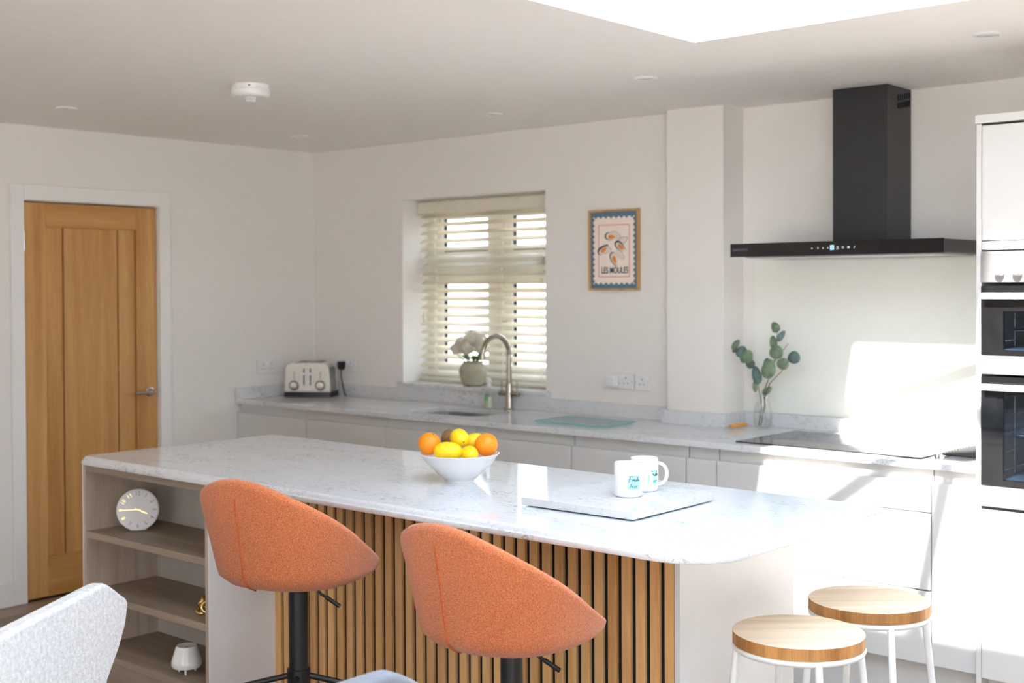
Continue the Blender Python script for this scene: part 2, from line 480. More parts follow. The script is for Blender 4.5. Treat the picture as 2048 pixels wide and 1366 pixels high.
def rrect(x0, x1, y0, y1, rad, seg=8):
    """rounded rectangle outline, rad = radii for corners (x0y0, x1y0, x1y1, x0y1)"""
    if not isinstance(rad, (list, tuple)): rad = [rad] * 4
    out = []
    for (cx, cy, sx, sy, a0), r in zip(((x0, y0, 1, 1, PI), (x1, y0, -1, 1, 1.5 * PI), (x1, y1, -1, -1, 0), (x0, y1, 1, -1, 0.5 * PI)), rad):
        r = max(r, 1e-4)
        for k in range(seg + 1):
            a = a0 + PI / 2 * k / seg
            out.append((cx + sx * r + r * math.cos(a), cy + sy * r + r * math.sin(a)))
    return out
def slab_with_holes(outer, holes, z0, z1):
    """flat slab from an outline with holes"""
    bm = bmesh.new(); loops = []; edges = []
    for lp in [outer] + holes:
        vs = [bm.verts.new((x, y, z1)) for x, y in lp]
        edges += [bm.edges.new((vs[i], vs[(i + 1) % len(vs)])) for i in range(len(vs))]
        loops.append(len(lp))
    bmesh.ops.triangle_fill(bm, use_beauty=True, use_dissolve=False, edges=edges)
    bm.verts.ensure_lookup_table()
    top = [tuple(v.co) for v in bm.verts]
    tris = [tuple(v.index for v in f.verts) for f in bm.faces]
    bm.free()
    n = len(top)
    b = MB()
    vs = top + [(x, y, z0) for x, y, z in top]
    fs = list(tris) + [tuple(i + n for i in f)[::-1] for f in tris]
    s = 0
    for L in loops:
        fs += [(s + i, s + (i + 1) % L, n + s + (i + 1) % L, n + s + i) for i in range(L)]
        s += L
    return b.add(vs, fs)
def shift(b, fn):
    b.v = [tuple(fn(Vector(q))) for q in b.v]
    return b

# ================================================================ STRUCTURE
YH = 0.088                                   # face of the hob wall
# floor: sub-floor with separate boards
fl = structure('floor', MB().box(-0.1, RX1 + 0.1, RY0 - 0.1, 0.4, -0.16, -0.014), 'floor')
bw, bl = 0.19, 1.9
boards = MB().box(-bw / 2 + 0.001, bw / 2 - 0.001, -bl / 2 + 0.001, bl / 2 - 0.001, -0.014, 0.0)
proto = None
i = 0
x = 0.0
while x < RX1 - 0.05:
    y = RY0 - (i * 0.63) % bl
    while y < 0.0:
        y0c, y1c = max(y, RY0), min(y + bl, 0.0)
        if y1c - y0c > 0.05:
            if abs((y1c - y0c) - bl) < 1e-6:
                if proto is None:
                    proto = part('floor_board', boards, 'floor', fl, world=False); o = proto
                else:
                    o = proto.copy(); COL.objects.link(o)
            else:
                hl = (y1c - y0c) / 2
                o = part('floor_board', MB().box(-bw / 2 + 0.001, bw / 2 - 0.001, -hl + 0.001, hl - 0.001, -0.014, 0.0), 'floor', fl, world=False)
            o.location = (x + bw / 2, (y0c + y1c) / 2, 0)
        y += bl
    x += bw; i += 1
structure('ground', MB().box(-30, 40, -40, 25, -0.40, -0.18), 'patio')

# left wall with the door opening (door y -1.843 .. -1.081)
DY0, DY1, DH = -1.8428, -1.0808, 1.985
structure('wall_left', MB().box(-0.14, 0, RY0, DY0 - 0.02, 0, CH).box(-0.14, 0, DY1 + 0.02, 0.3, 0, CH).box(-0.14, 0, DY0 - 0.02, DY1 + 0.02, DH + 0.02, CH), 'wall')
structure('wall_hall_closure', MB().box(-1.3, -1.2, -2.6, -0.4, -0.16, 2.5).box(-1.2, -0.141, -2.6, -2.5, -0.16, 2.5).box(-1.2, -0.141, -0.5, -0.4, -0.16, 2.5).box(-1.2, -0.141, -2.5, -0.5, 2.4, 2.5).box(-1.2, -0.141, -2.5, -0.5, -0.16, -0.02), 'wall')  # unseen box added behind the door to keep daylight out of its gaps
# back wall: sink wall with window opening, chimney-like pier, deeper hob wall
WX0, WX1, WZ0, WZ1 = 0.767, 1.811, 1.00, 2.042
wb = MB()
wb.box(0, WX0, 0, 0.30, 0, CH).box(WX1, 2.6105, 0, 0.30, 0, CH).box(WX0, WX1, 0, 0.30, 0, WZ0).box(WX0, WX1, 0, 0.30, WZ1, CH)
wb.box(2.6105, 2.9108, -0.0828, 0.30, 0, CH).box(2.9108, RX1, YH, 0.30, 0, CH)
structure('wall_back', wb, 'wall')
# right wall with a wide side window, rear wall with glazed doors (both out of view)
structure('wall_right', MB().box(RX1, RX1 + 0.14, -4.3, YH + 0.2, 0, CH).box(RX1, RX1 + 0.14, RY0, -7.1, 0, CH)
          .box(RX1, RX1 + 0.14, -7.1, -4.3, 2.16, CH), 'wall')
structure('wall_front', MB().box(0, 4.15, RY0 - 0.14, RY0, 0, CH).box(6.55, RX1, RY0 - 0.14, RY0, 0, CH).box(4.15, 6.55, RY0 - 0.14, RY0, 2.12, CH), 'wall')
def glazing(name, axis, a0, a1, c, z0, z1, n):
    r = thing(name, 'white framed glazing letting daylight into the room', None, (0, 0, 0), kind='structure')
    w = (a1 - a0) / n
    for k in range(n):
        s = a0 + k * w; fm = MB()
        for (p0, p1, q0, q1) in ((s, s + 0.06, z0, z1), (s + w - 0.06, s + w, z0, z1), (s + 0.06, s + w - 0.06, z0, z0 + 0.06), (s + 0.06, s + w - 0.06, z1 - 0.06, z1)):
            if axis == 'x': fm.box(p0, p1, c - 0.035, c + 0.035, q0, q1)
            else: fm.box(c - 0.035, c + 0.035, p0, p1, q0, q1)
        part('frame', fm, 'trim', r)
        g = MB()
        if axis == 'x': g.box(s + 0.06, s + w - 0.06, c - 0.004, c + 0.004, z0 + 0.06, z1 - 0.06)
        else: g.box(c - 0.004, c + 0.004, s + 0.06, s + w - 0.06, z0 + 0.06, z1 - 0.06)
        part('pane', g, 'pane', r)
    return r
glazing('window_3', 'x', 4.15, 6.55, RY0 - 0.07, 0.0, 2.12, 3)
glazing('window_4', 'y', -7.1, -4.3, RX1 + 0.07, 0.0, 2.16, 3)
# ceiling with the roof-lantern opening, shaft and lantern
cl = MB()
cl.box(-0.14, SKX0, RY0 - 0.14, 0.3, CH, CH + 0.12).box(SKX1, RX1 + 0.14, RY0 - 0.14, 0.3, CH, CH + 0.12)
cl.box(SKX0, SKX1, RY0 - 0.14, SKY0, CH, CH + 0.12).box(SKX0, SKX1, SKY1, 0.3, CH, CH + 0.12)
structure('ceiling', cl, 'ceil')
LZ = 2.60
ln = thing('window_2', 'roof lantern of white rafters and glass above the island', None, (0, 0, 0), kind='structure')
part('shaft', MB().box(SKX0 - 0.05, SKX0, SKY0 - 0.05, SKY1 + 0.05, CH + 0.12, LZ).box(SKX1, SKX1 + 0.05, SKY0 - 0.05, SKY1 + 0.05, CH + 0.12, LZ)
     .box(SKX0, SKX1, SKY0 - 0.05, SKY0, CH + 0.12, LZ).box(SKX0, SKX1, SKY1, SKY1 + 0.05, CH + 0.12, LZ), 'ceil', ln)
RXM, RZ, RYA, RYB = 4.42, 2.90, -3.03, -2.0
A, B_, C_, D_ = Vector((SKX0, SKY0, LZ)), Vector((SKX1, SKY0, LZ)), Vector((SKX1, SKY1, LZ)), Vector((SKX0, SKY1, LZ))
E_, F_ = Vector((RXM, RYA, RZ)), Vector((RXM, RYB, RZ))
def bar(p, q, w=0.07, h=0.05):
    d = (q - p).normalized(); s = d.cross(Vector((0, 0, 1))).normalized() * w / 2; u = s.cross(d).normalized() * h / 2
    vs = [e + a * s + b * u for e in (p, q) for a, b in ((-1, -1), (1, -1), (1, 1), (-1, 1))]
    return MB().add(vs, [(0, 1, 2, 3), (7, 6, 5, 4), (0, 4, 5, 1), (1, 5, 6, 2), (2, 6, 7, 3), (3, 7, 4, 0)])
for p, q in ((A + Vector((0, 0.18, 0)), E_), (B_ + Vector((0, 0.18, 0)), E_), (Vector((4.325, SKY0, LZ)), E_), (C_, F_), (D_, F_), (E_, F_)):
    part('rafter', bar(p, q, 0.085), 'trim', ln)
for yy in (-2.12,):
    part('rafter', bar(Vector((SKX0, yy, LZ)), Vector((RXM, yy, RZ)), 0.085), 'trim', ln)
    part('rafter', bar(Vector((SKX1, yy, LZ)), Vector((RXM, yy, RZ)), 0.085), 'trim', ln)
up_ = Vector((0, 0, 0.03))
for q in ((A, E_, F_, D_), (B_, C_, F_, E_), (A, B_, E_), (D_, F_, C_)):
    vs = [p + up_ for p in q]
    part('pane', MB().add(vs, [tuple(range(len(vs)))]), 'pane', ln)

# ---- door_1 : oak door with white surround
d1 = thing('door_1', 'oak panelled door in a white surround', None, (0, (DY0 + DY1) / 2, 0), kind='structure')
lx0, lx1 = -0.052, -0.012
dw = DY1 - DY0
def yd(a): return DY0 + a
for a, b in ((0.003, 0.125), (0.637, dw - 0.003)):
    part('stile', MB().box(lx0, lx1, yd(a), yd(b), 0.008, DH - 0.003), 'oak_door', d1, bevel=0.002)
M['oak_rail'] = wood('oak_rail', srgb(172, 118, 58), srgb(210, 160, 100), 'y', 7, 0.42)
part('rail', MB().box(lx0, lx1, yd(0.125), yd(0.637), DH - 0.125, DH - 0.003), 'oak_rail', d1, bevel=0.002)
part('rail', MB().box(lx0, lx1, yd(0.125), yd(0.637), 0.008, 0.21), 'oak_rail', d1, bevel=0.002)
for a, b in ((0.127, 0.220), (0.228, 0.530), (0.538, 0.635)):
    part('panel', MB().box(lx0 + 0.008, lx1 - 0.009, yd(a), yd(b), 0.20, DH - 0.12), 'oak_door', d1, bevel=0.004)
part('panel_backing', MB().box(lx0 + 0.004, lx0 + 0.012, yd(0.12), yd(0.64), 0.19, DH - 0.115), 'oak_door', d1)
hd = part('handle', MB().tube([(0.030, yd(0.712), 1.0), (0.044, yd(0.700), 1.0), (0.046, yd(0.672), 1.0), (0.046, yd(0.590), 1.0)], 0.0095, 12), 'nickel', d1, smooth=True, label='brushed nickel lever handle')
part('rose', MB().lathe([(0, -0.012), (0.026, -0.012), (0.026, -0.003), (0.022, -0.001), (0.011, -0.001), (0.011, 0.032), (0, 0.032)], (0, yd(0.712), 1.0), 24, 'x'), 'nickel', hd, smooth=True)
for z in (1.79, 0.30):
    hg = MB().box(-0.012, 0.0015, DY0 - 0.004, DY0 + 0.006, z - 0.05, z + 0.05)
    hg.lathe([(0, z - 0.05), (0.006, z - 0.05), (0.006, z + 0.05), (0, z + 0.05)], (0.001, DY0 + 0.001, 0), 10)
    part('hinge', hg, 'chrome', d1)
tr = MB()
aw = 0.07
tr.box(-0.14, 0.0, DY0 - 0.02, DY0, 0, DH + 0.003).box(-0.14, 0.0, DY1, DY1 + 0.02, 0, DH + 0.003).box(-0.14, 0, DY0 - 0.02, DY1 + 0.02, DH + 0.003, DH + 0.02)
structure('trim_1', tr, 'trim')
ar = MB()
ar.box(0, 0.018, DY0 - aw, DY0 - 0.002, 0, DH + 0.082).box(0, 0.018, DY1 + 0.002, DY1 + aw, 0, DH + 0.082).box(0, 0.018, DY0 - 0.002, DY1 + 0.002, DH + 0.006, DH + 0.082)
structure('trim_2', ar, 'trim', bevel=0.003)
structure('baseboard_left', MB().box(0, 0.020, RY0, DY0 - aw, 0, 0.12).box(0, 0.020, DY1 + aw, -0.60, 0, 0.12), 'trim', bevel=0.003)
structure('baseboard_right', MB().box(4.90, RX1, YH - 0.02, YH, 0, 0.12), 'trim', bevel=0.003)

# ---- window_1 : four-light casement in the sink wall
w1 = thing('window_1', 'cream framed four-light window behind the venetian blind', None, (WX0, 0.22, WZ0), kind='structure')
wy0, wy1 = 0.205, 0.275
fm = MB()
fz0, fz1 = 1.021, WZ1
fm.box(WX0, WX0 + 0.05, wy0, wy1, fz0, fz1).box(WX1 - 0.05, WX1, wy0, wy1, fz0, fz1)
fm.box(WX0 + 0.05, WX1 - 0.05, wy0, wy1, fz0, fz0 + 0.045).box(WX0 + 0.05, WX1 - 0.05, wy0, wy1, fz1 - 0.05, fz1)
part('frame', fm, 'frame', w1)
mx = 1.297
part('mullion', MB().box(mx - 0.03, mx + 0.03, wy0, wy1, fz0 + 0.045, fz1 - 0.05), 'frame', w1)
part('transom', MB().box(WX0 + 0.05, mx - 0.03, wy0, wy1, 1.655, 1.70).box(mx + 0.03, WX1 - 0.05, wy0, wy1, 1.655, 1.70), 'frame', w1)
for (a, b) in ((0.862, 1.209), (1.386, 1.728)):
    for (c, d) in ((1.100, 1.585), (1.750, 1.938)):
        lo, hi = (WX0 + 0.05, mx - 0.03) if a < 1.2 else (mx + 0.03, WX1 - 0.05)
        zl, zh = (fz0 + 0.045, 1.655) if c < 1.5 else (1.70, fz1 - 0.05)
        s = MB()
        s.box(lo, a, wy0 + 0.020, wy1 - 0.01, zl, zh).box(b, hi, wy0 + 0.020, wy1 - 0.01, zl, zh)
        s.box(a, b, wy0 + 0.020, wy1 - 0.01, zl, c).box(a, b, wy0 + 0.020, wy1 - 0.01, d, zh)
        sa = part('sash', s, 'frame', w1)
        part('pane', MB().box(a, b, 0.248, 0.254, c, d), 'pane', sa)
        g = MB()
        gw = 0.020
        g.box(a, a + gw, 0.240, 0.247, c, d).box(b - 0.008, b, 0.240, 0.247, c, d).box(a + gw, b - 0.008, 0.240, 0.247, c, c + 0.008).box(a + gw, b - 0.008, 0.240, 0.247, d - 0.004, d)
        part('gasket', g, 'gasket', sa)
part('handle', MB().box(1.60, 1.72, wy0 - 0.025, wy0 - 0.010, 1.715, 1.730).box(1.60, 1.62, wy0 - 0.025, wy0 + 0.0195, 1.712, 1.733), 'black', w1)
part('handle', MB().box(1.352, 1.368, wy0 - 0.018, wy0 - 0.0005, 1.335, 1.365), 'black', w1)

# ================================================================ CEILING FITTINGS
def downlight(x, y, label):
    t = thing('ceiling_downlight', label, 'downlight', (x, y, CH), group='recessed ceiling downlights')
    part('bezel', MB().lathe([(0.033, -0.0035), (0.036, -0.006), (0.045, -0.005), (0.0475, 0.0), (0.033, 0.0)], (x, y, CH), 32), 'white', t, smooth=True)
    part('lens', MB().lathe([(0, -0.0045), (0.020, -0.005), (0.033, -0.0025), (0.033, -0.0005), (0, -0.0005)], (x, y, CH), 24), 'lens', t, smooth=True)
downlight(0.696, -1.997, 'white recessed downlight in the ceiling above the oak door')
downlight(0.626, -0.613, 'faint recessed downlight in the ceiling corner above the toaster')
downlight(1.951, -0.550, 'recessed downlight in the ceiling above the window and mussel poster')
downlight(3.072, -0.905, 'recessed downlight in the ceiling between skylight corner and wall pier')
downlight(4.383, -0.863, 'recessed downlight in the ceiling above the tall oven cabinet')
sx, sy = 1.813, -1.832
t = thing('smoke_alarm', 'round white smoke alarm hanging below the ceiling with a small sensor cage', 'smoke alarm', (sx, sy, CH))
part('base', MB().lathe([(0, 0), (0.0735, 0), (0.0735, -0.016), (0.0715, -0.0185), (0, -0.0185)], (sx, sy, CH), 48), 'white', t, smooth=True)
part('body', MB().lathe([(0.0715, -0.0185), (0.0755, -0.021), (0.0755, -0.036), (0.070, -0.045), (0.060, -0.049), (0.0, -0.049)], (sx, sy, CH), 48), 'white', t, smooth=True)
cg = MB().lathe([(0.022, -0.049), (0.0225, -0.052), (0.018, -0.0525), (0.018, -0.049)], (sx, sy, CH), 24)
for k in range(10):
    a = 2 * PI * k / 10
    cg.tube([(sx + 0.020 * math.cos(a), sy + 0.020 * math.sin(a), CH - 0.049), (sx + 0.018 * math.cos(a), sy + 0.018 * math.sin(a), CH - 0.062)], 0.0022, 6)
cg.lathe([(0, -0.061), (0.019, -0.061), (0.017, -0.066), (0, -0.067)], (sx, sy, CH), 24)
part('sensor_cage', cg, 'white', t, smooth=True)
part('indicator', MB().ball((sx + 0.055, sy - 0.048, CH - 0.010), 0.004, n=8, m=6), 'black', t)

# ================================================================ BASE CABINETS
DF = -0.572                                   # door front plane
def base_unit(x0, x1, label, drawers=None, group='grey base cabinets along the back wall'):
    t = thing('base_cabinet', label, 'cabinet', ((x0 + x1) / 2, -0.3, 0), group=group)
    g = 0.0022
    yb = -0.02 if x1 < 3.1 else 0.05
    if x1 > 2.58: yb = min(yb, -0.11)
    if 'below the sink' in label:
        c = MB().box(x0 + g, x1 - g, DF + 0.021, yb, 0.19, 0.208).box(x0 + g, x0 + 0.018, DF + 0.042, yb, 0.208, 0.8945).box(x1 - 0.018, x1 - g, DF + 0.042, yb, 0.208, 0.8945)
    else:
        c = MB().box(x0 + g, x1 - g, DF + 0.021, yb, 0.19, 0.83)
        c.box(x0 + g, x1 - g, DF + 0.042, yb, 0.83, 0.8945)
    part('carcass', c, 'cab_in', t)
    part('finger_rail', MB().box(x0 + g, x1 - g, DF + 0.026, DF + 0.041, 0.832, 0.8945), 'cab', t, bevel=0.0015)
    part('plinth', MB().box(x0, x1, DF + 0.055, DF + 0.07, 0.0, 0.189), 'cab', t)
    if drawers is None:
        part('door', MB().box(x0 + g, x1 - g, DF, DF + 0.020, 0.192, 0.846), 'cab', t, bevel=0.0015)
    else:
        for a, b in drawers:
            part('drawer_front', MB().box(x0 + g, x1 - g, DF, DF + 0.020, a, b), 'cab', t, bevel=0.0015)
    return t
base_unit(0.004, 0.612, 'grey handleless base cabinet under the toaster, next to the left wall')
base_unit(0.612, 1.222, 'grey handleless base cabinet between the toaster cabinet and the sink cabinet')
base_unit(1.222, 1.834, 'grey handleless base cabinet below the sink and tap')
base_unit(1.834, 2.431, 'grey handleless base cabinet below the glass chopping board and poster')
base_unit(2.431, 3.033, 'grey handleless base cabinet in front of the wall pier')
base_unit(3.033, 3.179, 'narrow grey base cabinet beside the vase, left of the hob drawers')
base_unit(3.179, 4.073, 'wide sunlit base cabinet of three drawers under the black hob', [(0.192, 0.4535), (0.4595, 0.7335), (0.7395, 0.846)])
base_unit(4.073, 4.240, 'narrow sunlit base cabinet between the hob drawers and the oven cabinet')

# worktop with cut-out for the sink
wt = thing('worktop', 'long white veined quartz worktop along the back wall with upstands and window sill', 'worktop', (2.1, -0.3, 0.895))
SXA, SXB, SYA, SYB = 1.235, 1.735, -0.455, -0.135
outer = [(0.001, -0.5866), (4.243, -0.5866), (4.243, YH - 0.001), (2.912, YH - 0.001), (2.912, -0.0838), (2.6095, -0.0838), (2.6095, -0.001), (0.001, -0.001)]
sink_hole = rrect(SXA, SXB, SYA, SYB, 0.09, 6)[::-1]
part('slab', slab_with_holes(outer, [sink_hole], 0.8952, 0.92), 'quartz', wt, bevel=0.0025)
part('upstand', MB().box(0.0215, WX0 - 0.03, -0.02, -0.001, 0.9205, 0.985).box(WX0 - 0.03, WX1 + 0.03, -0.02, -0.001, 0.9205, 0.997).box(WX1 + 0.03, 2.588, -0.02, -0.001, 0.9205, 0.985), 'quartz', wt)
part('upstand', MB().box(0.001, 0.021, -0.5866, -0.001, 0.9205, 0.985), 'quartz', wt, label='short quartz upstand on the left wall')
part('upstand', MB().box(2.589, 2.932, -0.104, -0.0838, 0.9205, 0.982).box(2.912, 2.932, -0.0838, YH - 0.001, 0.9205, 0.982), 'quartz', wt, label='quartz upstand wrapping the wall pier')
part('upstand', MB().box(2.9325, 4.243, YH - 0.021, YH - 0.001, 0.9205, 0.982), 'quartz', wt)
part('window_sill', MB().box(WX0 - 0.028, WX1 + 0.036, -0.032, -0.0005, 0.9975, 1.0195).box(WX0 + 0.001, WX1 - 0.001, -0.001, 0.204, 1.0005, 1.0195), 'quartz', wt, bevel=0.002)

# sink basin (undermounted)
sk = thing('sink', 'undermounted steel sink basin in the quartz worktop below the window', 'sink', ((SXA + SXB) / 2, (SYA + SYB) / 2, 0.70))
o1 = [(x, y) for x, y in rrect(SXA - 0.006, SXB + 0.006, SYA - 0.006, SYB + 0.006, 0.094, 6)]
o2 = [(x, y) for x, y in rrect(SXA + 0.01, SXB - 0.01, SYA + 0.01, SYB - 0.01, 0.08, 6)]
o3 = [(x, y) for x, y in rrect(SXA - 0.008, SXB + 0.008, SYA - 0.008, SYB + 0.008, 0.096, 6)]
rings = [[(x, y, 0.8945) for x, y in o1], [(x, y, 0.735) for x, y in o1], [(x, y, 0.72) for x, y in o2], [(x, y, 0.717) for x, y in o2], [(x, y, 0.733) for x, y in o3], [(x, y, 0.8945) for x, y in o3]]
b = MB().loft(rings, cap=False)
n_ = len(o1)
b.f.append(tuple(range(2 * n_, 3 * n_)))
b.f += [(5 * n_ + k, 5 * n_ + (k + 1) % n_, (k + 1) % n_, k) for k in range(n_)]
part('basin', b, 'steel', sk, smooth=True)
part('drain', MB().lathe([(0, 0.726), (0.03, 0.726), (0.042, 0.7225), (0.042, 0.7205)], (1.485, -0.29, 0), 24), 'chrome', sk, smooth=True)

# ================================================================ TALL OVEN CABINET
TX0, TX1, TF = 4.2455, 4.8635, -0.60
tc_ = thing('oven_cabinet', 'tall cream cabinet housing the built-in double oven', 'cabinet', ((TX0 + TX1) / 2, -0.3, 0))
part('side_panel', MB().box(TX0, TX0 + 0.0175, TF, YH - 0.002, 0.0, 2.105), 'cream_cab', tc_, bevel=0.001)
part('side_panel', MB().box(TX1 - 0.0175, TX1, TF, YH - 0.002, 0.0, 2.105), 'cream_cab', tc_, bevel=0.001)
part('cornice', MB().box(TX0 - 0.003, TX1 + 0.003, TF - 0.004, YH - 0.002, 2.1065, 2.136), 'cream_cab', tc_, bevel=0.001)
ix0, ix1 = TX0 + 0.0195, TX1 - 0.0195
part('carcass', MB().box(ix0, ix1, YH - 0.02, YH - 0.004, 0.1, 2.10).box(ix0, ix1, TF + 0.03, YH - 0.02, 0.765, 0.780).box(ix0, ix1, TF + 0.03, YH - 0.02, 1.672, 1.690).box(ix0, ix1, TF + 0.03, YH - 0.02, 1.242, 1.246), 'cab_in', tc_)
part('door', MB().box(ix0, ix1, TF, TF + 0.02, 1.704, 2.0985), 'cream_cab', tc_, bevel=0.0015, label='upper cabinet door above the ovens')
part('filler', MB().box(ix0, ix1, TF, TF + 0.02, 1.672, 1.7005), 'cream_cab', tc_, bevel=0.0015)
part('door', MB().box(ix0, ix1, TF, TF + 0.02, 0.192, 0.778), 'cream_cab', tc_, bevel=0.0015, label='lower cabinet door below the ovens')
part('plinth', MB().box(ix0, ix1, TF + 0.06, TF + 0.075, 0.0, 0.189), 'cream_cab', tc_)
ov = thing('oven', 'built-in steel and black glass double oven with round knobs in the tall cabinet', 'oven', ((ix0 + ix1) / 2, -0.3, 0.782))
part('control_panel', MB().box(ix0, ix1, TF - 0.012, TF + 0.02, 1.560, 1.666), 'steel', ov, bevel=0.001)
for k in range(8):
    kx = 4.332 + k * 0.0605
    if kx > ix1 - 0.03: break
    kb = part('knob', MB().lathe([(0, 0.036), (0.0135, 0.036), (0.0155, 0.033), (0.0165, 0.006), (0.0185, 0.003), (0.0185, 0.0), (0, 0.0)], (kx, TF - 0.0121, 1.600), 24, 'y'), 'knob', ov, smooth=True)
    mk = MB()
    for q in range(7):
        a = math.radians(-120 + 40 * q)
        mk.box(kx + 0.026 * math.sin(a) - 0.0016, kx + 0.026 * math.sin(a) + 0.0016, TF - 0.0126, TF - 0.0119, 1.600 + 0.026 * math.cos(a) - 0.0016, 1.600 + 0.026 * math.cos(a) + 0.0016)
    part('dial_marks', mk, 'grey_print', kb)
def oven_door(z0, z1, wz0, wz1, hz):
    d = part('oven_door', slab_oven(z0, z1, wz0, wz1), 'black_glass', ov)
    wx0, wx1 = 4.345, ix1 - 0.075
    part('door_window', MB().box(wx0, wx1, TF - 0.019, TF - 0.013, wz0, wz1), 'door_glass', d)
    hb = MB().box(4.285, ix1 - 0.02, TF - 0.062, TF - 0.048, hz - 0.011, hz + 0.011)
    hb.box(4.297, 4.313, TF - 0.05, TF - 0.0205, hz - 0.007, hz + 0.007).box(ix1 - 0.048, ix1 - 0.032, TF - 0.05, TF - 0.0205, hz - 0.007, hz + 0.007)
    part('handle', hb, 'knob', d, bevel=0.003)
    cv = MB().box(4.30, ix1 - 0.03, -0.20, -0.19, z0 + 0.01, z1 - 0.01).box(4.30, 4.31, TF + 0.0, -0.20, z0 + 0.01, z1 - 0.01).box(ix1 - 0.04, ix1 - 0.03, TF, -0.20, z0 + 0.01, z1 - 0.01)
    cv.box(4.31, ix1 - 0.04, TF, -0.20, z0 + 0.01, z0 + 0.02).box(4.31, ix1 - 0.04, TF, -0.20, z1 - 0.02, z1 - 0.01)
    c = part('oven_cavity', cv, 'cavity', ov)
    rk = MB()
    for yy in (TF + 0.03, TF + 0.13, TF + 0.23, TF + 0.33):
        rk.tube([(4.330, yy, wz0 + 0.01), (4.330, yy, wz1 - 0.01)], 0.0025, 6)
    nz = max(3, int((wz1 - wz0) / 0.055))
    for k in range(nz):
        zz = wz0 + 0.03 + k * (wz1 - wz0 - 0.05) / (nz - 1)
        rk.tube([(4.335, TF + 0.02, zz), (4.335, TF + 0.36, zz)], 0.003, 6)
    part('side_rack', rk, 'chrome', c)
    sh = MB(); zz = (wz0 + wz1) / 2
    for k in range(10):
        yy = TF + 0.04 + k * 0.035
        sh.tube([(4.34, yy, zz), (ix1 - 0.05, yy, zz)], 0.0025, 6)
    part('wire_shelf', sh, 'chrome', c)
def slab_oven(z0, z1, wz0, wz1):
    wx0, wx1 = 4.345, ix1 - 0.075
    y0, y1 = TF - 0.02, TF - 0.002
    return MB().box(ix0 + 0.004, wx0, y0, y1, z0, z1).box(wx1, ix1 - 0.004, y0, y1, z0, z1).box(wx0, wx1, y0, y1, z0, wz0).box(wx0, wx1, y0, y1, wz1, z1)
oven_door(1.312, 1.548, 1.330, 1.462, 1.514)
oven_door(0.865, 1.238, 0.887, 1.185, 1.204)
part('door_trim', MB().box(ix0, ix1, TF - 0.018, TF + 0.002, 1.246, 1.310), 'steel', ov, bevel=0.001)
part('door_trim', MB().box(ix0, ix1, TF - 0.018, TF + 0.002, 0.792, 0.863), 'steel', ov, bevel=0.001)

# ================================================================ HOB WALL
sp = part('splashback', MB().box(2.975, 4.2425, YH - 0.008, YH - 0.0005, 0.9825, 1.667), 'splash', bevel=0.001)
tag(sp, 'glossy cream glass splashback on the wall between hob and black hood', 'splashback')
hx0, hx1, hy0 = 3.122, 4.036, -0.37
hz0, hz1 = 1.6715, 1.7265
hood = thing('cooker_hood', 'black chimney cooker hood with a long glass control bar above the hob', 'cooker hood', (3.58, -0.15, hz0))
part('canopy', MB().box(hx0 + 0.003, hx1 - 0.003, hy0 + 0.006, YH - 0.009, hz0 + 0.002, hz1 - 0.002), 'hood_black', hood, bevel=0.001)
part('front_glass', MB().box(hx0, hx1, hy0, hy0 + 0.0055, hz0, hz1), 'black_glass', hood, bevel=0.001)
part('underside_filter', MB().box(hx0 + 0.05, hx1 - 0.05, hy0 + 0.04, YH - 0.05, hz0 - 0.004, hz0 + 0.0015), 'steel', hood)
chx0, chx1, chy0 = 3.469, 3.708, -0.1375
ch = part('chimney', MB().box(chx0, chx1, chy0, YH - 0.002, hz1 - 0.0015, CH - 0.001), 'hood_black', hood, bevel=0.0012)
vt = MB()
for k in range(6):
    yy = -0.045 + k * 0.021
    for j in range(2):
        z0 = 2.268 + 0.004 * k + j * 0.032
        vt.box(chx1 + 0.0002, chx1 + 0.0012, yy, yy + 0.012, z0, z0 + 0.024)
part('vent_slots', vt, 'felt', ch)
text('brand_lettering', 'SAMSUNG', 0.0145, (3.170, hy0 - 0.0006, 1.7005), hood, 'logo_grey', space=1.15)
for xx, hh in ((3.498, 0.004), (3.524, 0.006), (3.546, 0.005), (3.567, 0.004)):
    part('control_icon', MB().box(xx - 0.0012, xx + 0.0012, hy0 - 0.0008, hy0 - 0.0001, 1.6985, 1.6985 + hh).box(xx - 0.003, xx + 0.003, hy0 - 0.0008, hy0 - 0.0001, 1.6970, 1.6982), 'icon', hood)
part('display', MB().box(3.577, 3.593, hy0 - 0.0008, hy0 - 0.0001, 1.692, 1.710), 'display', hood)
text('control_icon', '00', 0.012, (3.585, hy0 - 0.0014, 1.701), hood, 'black_glass')
part('control_icon', MB().ring((3.609, hy0 - 0.0004, 1.7015), 0.0032, 0.001, 12, 6, 'y').box(3.603, 3.615, hy0 - 0.0008, hy0 - 0.0001, 1.6935, 1.695), 'icon', hood)
part('control_icon', MB().ring((3.631, hy0 - 0.0004, 1.701), 0.0036, 0.001, 12, 6, 'y'), 'icon', hood)
part('control_icon', MB().box(3.650, 3.660, hy0 - 0.0008, hy0 - 0.0001, 1.697, 1.704), 'icon', hood)
part('control_icon', MB().tube([(3.677, hy0 - 0.0006, 1.697), (3.681, hy0 - 0.0006, 1.700), (3.678, hy0 - 0.0006, 1.701), (3.683, hy0 - 0.0006, 1.7055)], 0.0011, 6), 'icon', hood)

